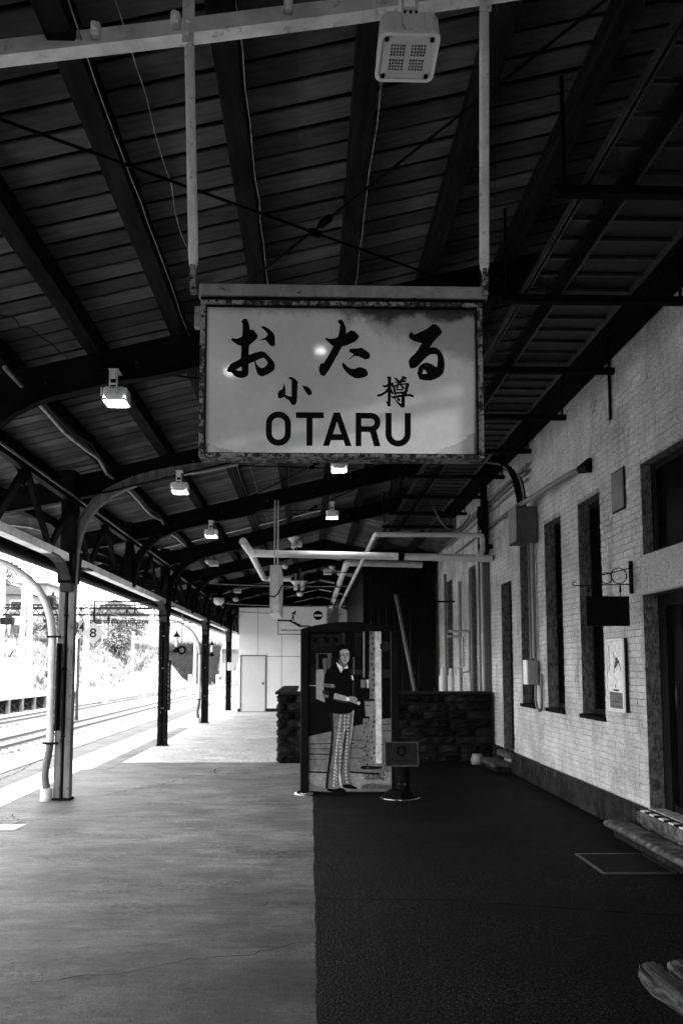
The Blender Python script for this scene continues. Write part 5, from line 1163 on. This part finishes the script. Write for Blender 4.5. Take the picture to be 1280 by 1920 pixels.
ink('printed_shadow', [[(750,1360),(790,1352),(890,1360),(920,1366),(870,1380),(760,1378)]], .015, True)
ink('printed_shade', [[(918,320),(999,310),(999,980),(918,975)]], .010)
ink('printed_gear', [[(920 + (38 + 8 * (i % 2)) * math.cos(i * .39) + 25, 415 + (38 + 8 * (i % 2)) * math.sin(i * .39)) for i in range(16)]], .06)
ink('printed_shade', [[(918,590),(996,600),(996,665),(918,665)]], .05)
ink('printed_window_bar', [[(1002,300),(1006,300),(1006,760),(1002,760)]], .12)
for q_ in range(70):     # worn floorboards and grit in the photo's platform
    u = random.uniform(345, 960); v = random.uniform(1170, 1540)
    if 480 < u < 700: continue
    ink('printed_grit', [[(u, v), (u + random.uniform(15, 50), v + random.uniform(-2, 3)), (u + 10, v + 5)]], random.choice((.08, .5, .12)))
# the printed man
ink('printed_trousers', [[(500,925),(560,940),(640,945),(697,900),(690,1000),(676,1120),(662,1230),(652,1330),(652,1400),(668,1470),(668,1500),(640,1500),(600,1500),(598,1522),(540,1530),(475,1527),(470,1500),(482,1410),(497,1300),(512,1180),(519,1060),(515,990)]], .17)
ink('printed_trousers_shade', [[(500,925),(530,940),(536,1010),(536,1120),(528,1240),(512,1350),(498,1440),(492,1527),(472,1527),(470,1500),(482,1410),(497,1300),(512,1180),(519,1060)]], .045)
ink('printed_trousers_shade', [[(655,1040),(630,1080),(612,1180),(606,1260),(598,1320),(592,1400),(600,1400),(608,1330),(618,1250),(628,1180),(642,1100),(660,1060)]], .04)
ink('printed_trousers_light', [[(640,1045),(622,1080),(604,1180),(600,1260),(594,1260),(598,1180),(614,1080),(632,1040)]], .45)
ink('printed_trousers_light', [[(690,905),(697,905),(690,1000),(676,1120),(668,1180),(664,1180),(672,1100),(683,1000)]], .5)
ink('printed_trousers_light', [[(583,1400),(594,1470),(602,1520),(596,1522),(582,1480),(576,1420)]], .6)
dm = MB(); layer[0] += 1
def dia(u, v, r, w_=.38):
    flatpoly(dm, [[(u - r, v), (u, v - r * 1.35), (u + r, v), (u, v + r * 1.35)], [(u - r * w_, v), (u, v + r * w_ * 1.35), (u + r * w_, v), (u, v - r * w_ * 1.35)]], W(layer[0] * .00012))
for i in range(21):
    v = 965 + i * 27; k_ = i / 20
    dia(593 - 55 * k_ - 8 * math.sin(k_ * 3), v, 9.5); 
    if v < 1075: dia(625 - 4 * (v - 960) / 100, v, 8)
    if v >= 1085: dia(598 - 10 * k_ - 6, v, 6.5)
    if i < 21: dia(655 - 32 * k_ ** .8 if v < 1380 else 628 + (v - 1380) * .12, v, 7.5)
    if v > 1340: dia(560 - 2, v + 12, 5)
part('printed_diamonds', dm, PR(.60), pic, 'stuff')
dm = MB(); layer[0] += 1
for i in range(60):
    v = 960 + random.random() * 540; k_ = (v - 960) / 540
    u = random.uniform(540 - 45 * k_, 575 - 45 * k_) if random.random() < .5 else random.uniform(600, 650) - 10 * k_
    flatpoly(dm, [[(u - 3, v), (u, v - 4), (u + 3, v), (u, v + 4)]], W(layer[0] * .00012))
part('printed_flecks', dm, PR(.34), pic, 'stuff')
ink('printed_shoe', [[(485,1527),(540,1532),(598,1522),(620,1535),(635,1550),(620,1560),(540,1556),(490,1545)]], .008, True)
ink('printed_shoe', [[(602,1500),(660,1495),(690,1508),(718,1520),(716,1530),(680,1532),(620,1522)]], .008, True)
ink('printed_sweater', [[(552,545),(525,565),(490,600),(466,640),(457,700),(460,800),(470,870),(485,910),(505,935),(560,948),(610,950),(650,945),(690,925),(714,885),(718,868),(700,850),(692,800),(698,740),(697,680),(680,635),(655,600),(640,580),(600,620)]], .010, True)
ink('printed_sweater_fold', [[(690,680),(697,700),(694,780),(700,850),(696,850),(688,780)]], .10)
ink('printed_badge', [[(677,648),(686,646),(693,665),(692,685),(683,678),(677,662)]], .75, True)
ink('printed_sleeve_band', [[(457,708),(500,712),(546,718),(547,744),(500,742),(456,736)]], .13); ink('printed_sleeve_band', [[(520,714),(535,716),(535,743),(520,742)]], .26)
ink('printed_sleeve_band', [[(446,765),(500,770),(500,790),(446,788)]], .07); ink('printed_sleeve_band', [[(448,795),(496,800),(494,824),(450,818)]], .18)
ink('printed_forearm', [[(546,786),(580,795),(620,806),(642,814),(640,850),(600,846),(560,838),(536,830),(538,805)]], .45, True)
ink('printed_forearm_shade', [[(536,828),(600,842),(645,850),(660,866),(600,858),(540,842)]], .09)
ink('printed_hand', [[(656,812),(680,810),(700,812),(722,828),(724,842),(712,846),(722,856),(714,868),(700,866),(684,856),(662,852),(652,840)]], .38, True)
ink('printed_finger_line', [[(676,826),(706,832),(706,835),(676,830)]], .05); ink('printed_finger_line', [[(680,842),(708,850),(708,853),(680,846)]], .05)
ink('printed_watch', [[(648 + 15 * math.cos(R(a)), 832 + 17 * math.sin(R(a))) for a in range(0, 360, 30)]], .72)
ink('printed_paper', [[(722,855),(735,850),(748,858),(742,876),(728,878),(720,868)]], .62)
ink('printed_neck', [[(574,520),(640,530),(640,575),(612,585),(584,558)]], .16)
ink('printed_hair', [[(548,470),(547,442),(558,420),(580,406),(610,401),(642,406),(659,420),(667,438),(667,456),(661,468),(648,446),(620,442),(596,450),(582,480),(580,515),(572,520),(558,508),(550,490)]], .008, True)
ink('printed_face', [[(580,478),(592,448),(620,439),(646,442),(658,460),(662,490),(659,518),(648,542),(630,556),(611,555),(594,540),(580,512)]], .42, True)
ink('printed_face_light', [[(626,452),(648,452),(656,470),(657,505),(646,528),(632,520),(640,500),(636,480),(624,468)]], .49, True)
ink('printed_face_shade', [[(580,480),(588,462),(592,482),(590,510),(600,535),(614,552),(604,551),(590,534),(579,508)]], .06, True)
for e in ([(597,478),(612,472),(622,477),(621,481),(611,478),(598,483)], [(634,474),(648,470),(656,474),(655,478),(646,476),(635,480)], [(600,488),(612,484),(620,488),(611,493)], [(636,486),(646,483),(653,487),(645,491)], [(625,490),(630,505),(634,512),(624,514),(620,510),(625,503)], [(612,527),(624,526),(636,527),(634,531),(623,532),(613,530)], [(606,514),(611,517),(606,526),(603,522)]): ink('printed_feature', [e], .015)
ink('printed_collar', [[(557,540),(572,552),(590,568),(606,580),(612,592),(598,622),(592,626),(578,595),(562,565)]], .72); ink('printed_collar', [[(618,585),(636,576),(641,560),(648,572),(650,590),(640,590),(622,594)]], .68)
for i, (tx, sz, vv) in enumerate((('1978.5.15', .066, 1421), ('182cm 79kg', .052, 1449))):
    layer[0] += 1; text_loops(tx, sz, lambda u, v: (W(0)(856 if i == 0 else 850, 0)[0] + u, PY - .0105 - layer[0] * .00012, W(0)(0, vv)[2] + v), 'printed_date' if i == 0 else 'printed_measure', PR(.01), pic, bold=.0008)
ink('printed_step', [[(760,1500),(830,1488),(999,1505),(999,1530),(820,1528),(745,1535)]], .12)
# information stand in front of the right post
t = thing('info_stand', 'black stand with tilted small board bearing a toothed wheel emblem', 'stand', (1.14, 9.82, 0))
part('post', MB().tube([(1.135, 9.84, .03), (1.135, 9.84, .42)], .092, 20), M['black'], t)
part('foot', MB().lathe([(0, 0), (.245, 0), (.24, .012), (.20, .02), (.18, .05), (.14, .09), (.10, .105), (0, .11)], (1.10, 9.82, .006), 28), M['black'], t)
part('foot_ring', MB().lathe([(.235, .0), (.25, .0), (.25, .01), (.235, .014)], (1.10, 9.82, .0065), 28), M['chrome'], t)
for x in (1.08, 1.15): part('bolt', MB().tube([(x, 9.745, .18), (x, 9.735, .18)], .009, 8), M['chrome'], t)
tm = Matrix.Translation((1.12, 9.72, .40)) @ Matrix.Rotation(R(-14), 4, 'X')
def TT(mb): mb.v = [tuple(tm @ Vector(v)) for v in mb.v]; return mb
part('board', TT(MB().box(-.195, .195, 0, .03, 0, .28, ch=.006)), PR(.05), t)
cb = part('board_rim', TT(MB().box(-.2, .2, -.006, .004, -.01, .006).box(-.2, .2, -.006, .004, .276, .288).box(-.2, -.192, -.006, .004, .006, .276).box(.192, .204, -.008, .004, .006, .276)), M['galv'], t)
gg = MB(); out = []
for i in range(48):
    r_ = .068 if (i // 2) % 2 == 0 else .056; a = 2 * math.pi * i / 48; out.append((r_ * math.cos(a), .175 + r_ * math.sin(a)))
flatpoly(gg, [out], lambda u, v: tm @ Vector((u, -.001, v))); part('emblem', gg, PR(.008), t)
gg = MB(); flatpoly(gg, [[(-.035, .17), (-.01, .215), (-.008, .165)], ], lambda u, v: tm @ Vector((u, -.0016, v))); flatpoly(gg, [[(.0, .165), (.004, .222), (.036, .168)]], lambda u, v: tm @ Vector((u, -.0016, v))); flatpoly(gg, [[(-.04, .158), (.042, .158), (.025, .142), (-.025, .142)]], lambda u, v: tm @ Vector((u, -.0016, v))); part('emblem_sail', gg, PR(.06), t)
gg = MB()
for i in range(14):
    u = -.085 + i * .0125
    for j in range(2): gg.box(u + random.uniform(0, .004), u + random.uniform(.006, .010), -.0014, -.0008, .052 + j * .014, .060 + j * .014)
part('lettering', TT(gg), PR(.008), t, 'stuff')

# ------------------------------------------------------------------ small hanging things
def lantern(x, y, z, label):
    t = thing('hanging_lantern', label, 'lantern', (x, y, z), 'small oil lanterns by the columns')
    part('shade', MB().lathe([(.0, .44), (.012, .43), (.02, .40), (.075, .33), (.08, .32), (.0, .325)], (x, y, z), 14), M['black'], t)
    part('chimney', MB().lathe([(.022, .32), (.03, .25), (.045, .2), (.03, .14), (.03, .12)], (x, y, z), 12), M['white'], t)
    part('tank', MB().lathe([(0, 0), (.05, .0), (.075, .03), (.07, .06), (.03, .09), (.025, .13), (0, .13)], (x, y, z), 14), M['black'], t)
    part('arm', MB().tube([(x, y, z + .02), (x - .18, y, z + .02)], .008, 6).tube([(x, y, z + .43), (x, y, z + .48), (x - .18, y, z + .5)], .004, 5), M['black'], t)
lantern(-2.68, 16.2, 1.87, 'oil lantern hung right of the second column'); lantern(-2.76, 22.7, 1.88, 'oil lantern hung right of the third column')
t = thing('hanging_mirror', 'small round black-rimmed mirror hanging on a long chain', 'mirror', (-3.1, 19.5, 1.99))
part('rim', MB().tube([(-3.1 + .085 * math.cos(a * .3927), 19.5, 1.99 + .085 * math.sin(a * .3927)) for a in range(17)], .028, 10, False), M['black'], t)
part('glass', MB().tube([(-3.1, 19.49, 1.99), (-3.1, 19.51, 1.99)], .06, 16), M['boxgrey'], t)
part('chain', MB().tube([(-3.1, 19.5, 2.1), (-3.1, 19.5, 2.9)], .009, 5), M['greypipe'], t)
t = thing('globe_lamp', 'white globe lamp hanging on a rod between the far columns', 'lamp', (-2.58, 22.7, 3.36))
part('rod', MB().tube([(-2.58, 22.7, 3.6), (-2.58, 22.7, 4.2)], .02, 6), M['black'], t)
part('cap', MB().lathe([(0, .30), (.04, .30), (.08, .25), (.13, .22), (.15, .18)], (-2.58, 22.7, 3.36), 18), M['black'], t)
part('globe', MB().lathe([(0, -.03), (.08, -.015), (.14, .04), (.155, .10), (.15, .18), (0, .18)], (-2.58, 22.7, 3.36), 18), M['white'], t)
def speaker(x, y, z, kind, label):
    t = thing('ceiling_fitting', label, 'fitting', (x, y, z), 'small fittings under the far roof')
    if kind == 0:
        part('horn', MB().lathe([(.03, 0), (.06, .04), (.14, .13), (.15, .14), (.13, .13)], (x, y, z), 14), M['boxwhite'], t); part('base', MB().box(x - .05, x + .05, y - .05, y + .05, z - .1, z + .0, ch=.01).tube([(x, y, z + .1), (x, y, 4.1)], .012, 5), M['boxwhite'], t)
    elif kind == 1:
        part('body', MB().box(x - .11, x + .11, y - .09, y + .09, z, z + .13, ch=.02), M['boxwhite'], t); part('stem', MB().tube([(x, y, z + .13), (x, y, 4.2)], .014, 6), M['greypipe'], t)
    else:
        part('bowl', MB().lathe([(0, -.07), (.05, -.06), (.085, -.02), (.09, .02), (.06, .05), (0, .05)], (x, y, z), 14), M['boxwhite'], t); part('stem', MB().tube([(x, y, z + .05), (x, y, 4.2)], .012, 5), M['greypipe'], t)
for i, (px, y, z, kd) in enumerate(((-0.36, 17.5, 4.31, 0), (-0.28, 17.6, 4.25, 1), (-0.65, 21, 4.24, 2), (-0.37, 21.3, 3.74, 0), (-0.19, 21.3, 3.74, 0), (-0.25, 21, 3.51, 2), (0.63, 22, 4.35, 2), (0.47, 20.5, 3.97, 1), (-2.11, 17.5, 3.8, 1), (-2.23, 17.6, 3.92, 2), (-2.17, 24, 3.81, 1), (-2.24, 24.2, 3.63, 2), (-1.58, 24, 4.27, 1), (-2.57, 20, 3.98, 1), (0.96, 24, 4.35, 1))):
    speaker(px, y, z, kd, ['upper small white horn by the box sign rods', 'square white fitting under the small horn', 'round white fitting left of the far pipes', 'left of two twin horns over the office roof', 'right of two twin horns over the office roof', 'round bowl between the twin horns', 'round fitting near the middle pipe', 'square fitting left of the middle pipe', 'square white fitting left of the white pipe end', 'round fitting on top of the square one at left', 'square fitting deep under the far roof at left', 'bowl beside the deep square fitting', 'square fitting above the office at left', 'square fitting by the third column arch', 'square fitting right of the middle pipe'][i])
for i in range(5):
    y = 19 + i * 2.3; solo('overhead_wire', MB().tube(wirepts((-2.7, y, 3.9 - i * .09), (1.2, y, 3.85 - i * .1), .04, 8), .010, 5), M['wire'] if i % 2 else M['blackwire'], ['nearest cross wire under the far roof', 'second cross wire under the far roof', 'middle cross wire under the far roof', 'fourth cross wire under the far roof', 'farthest cross wire under the far roof'][i], 'wire', (-2.7, y, 3.9))
solo('warning_device', MB().box(-2.98, -2.68, 29.2, 29.28, 1.45, 1.75, ch=.02), M['boxwhite'], 'small white device strapped round the fourth column', 'device', (-2.83, 29.24, 1.45))

# ------------------------------------------------------------------ log bench at the bottom right
t = thing('log_bench', 'rough weathered split-log bench, only one corner in view', 'bench', (1.6, 2.4, 0))
def plank(x0, x1, y0, y1, z0, z1, seed):
    random.seed(seed); mb = MB(); ny_, nr = 30, 18
    for j in range(ny_ + 1):
        y = y0 + (y1 - y0) * j / ny_; dx = .012 * math.sin(j * .9 + seed) + random.uniform(-.004, .004)
        e = 1 if j < ny_ - 1 else (.93 if j < ny_ else .80)
        for i in range(nr):
            a = 2 * math.pi * i / nr; cx, cz = (x0 + x1) / 2, (z0 + z1) / 2
            ux = abs(math.cos(a)) ** .45 * math.copysign(1, math.cos(a)); uz = abs(math.sin(a)) ** .6 * math.copysign(1, math.sin(a))
            mb.v.append((cx + dx + ux * (x1 - x0) / 2 * e + random.uniform(-.004, .004), y + random.uniform(-.002, .002), cz + uz * (z1 - z0) / 2 * e + random.uniform(-.003, .003) + .006 * math.sin(i * 2.3 + j * .35)))
    for j in range(ny_):
        for i in range(nr): mb.f.append((j * nr + i, j * nr + (i + 1) % nr, (j + 1) * nr + (i + 1) % nr, (j + 1) * nr + i)); mb.sm.append(True)
    mb.f.append(tuple(range(ny_ * nr, ny_ * nr + nr))); mb.sm.append(False); mb.f.append(tuple(range(nr))[::-1]); mb.sm.append(False)
    return mb
for i, (a, b) in enumerate(((1.285, 1.40), (1.41, 1.50), (1.51, 1.66), (1.67, 1.84))):
    part('split_log', plank(a, b, 1.3, 3.24 - i * .004 + (.03 if i % 2 else 0), .365, .425, 11 + i), M['wood'], t)
for y in (1.6, 2.95): part('leg', MB().box(1.36, 1.76, y - .05, y + .05, 0, .362, ch=.015), M['wood'], t)
# lamps inside the building (the bright dots behind the transom)
for dy in (0, .16, .3): part('bulb', MB().lathe([(0, -.02), (.02, -.012), (.026, 0), (.02, .014), (0, .02)], (3.60, 7.05 + dy - .2, 3.02 + dy * .04), 10), M['spot_on'], t2)
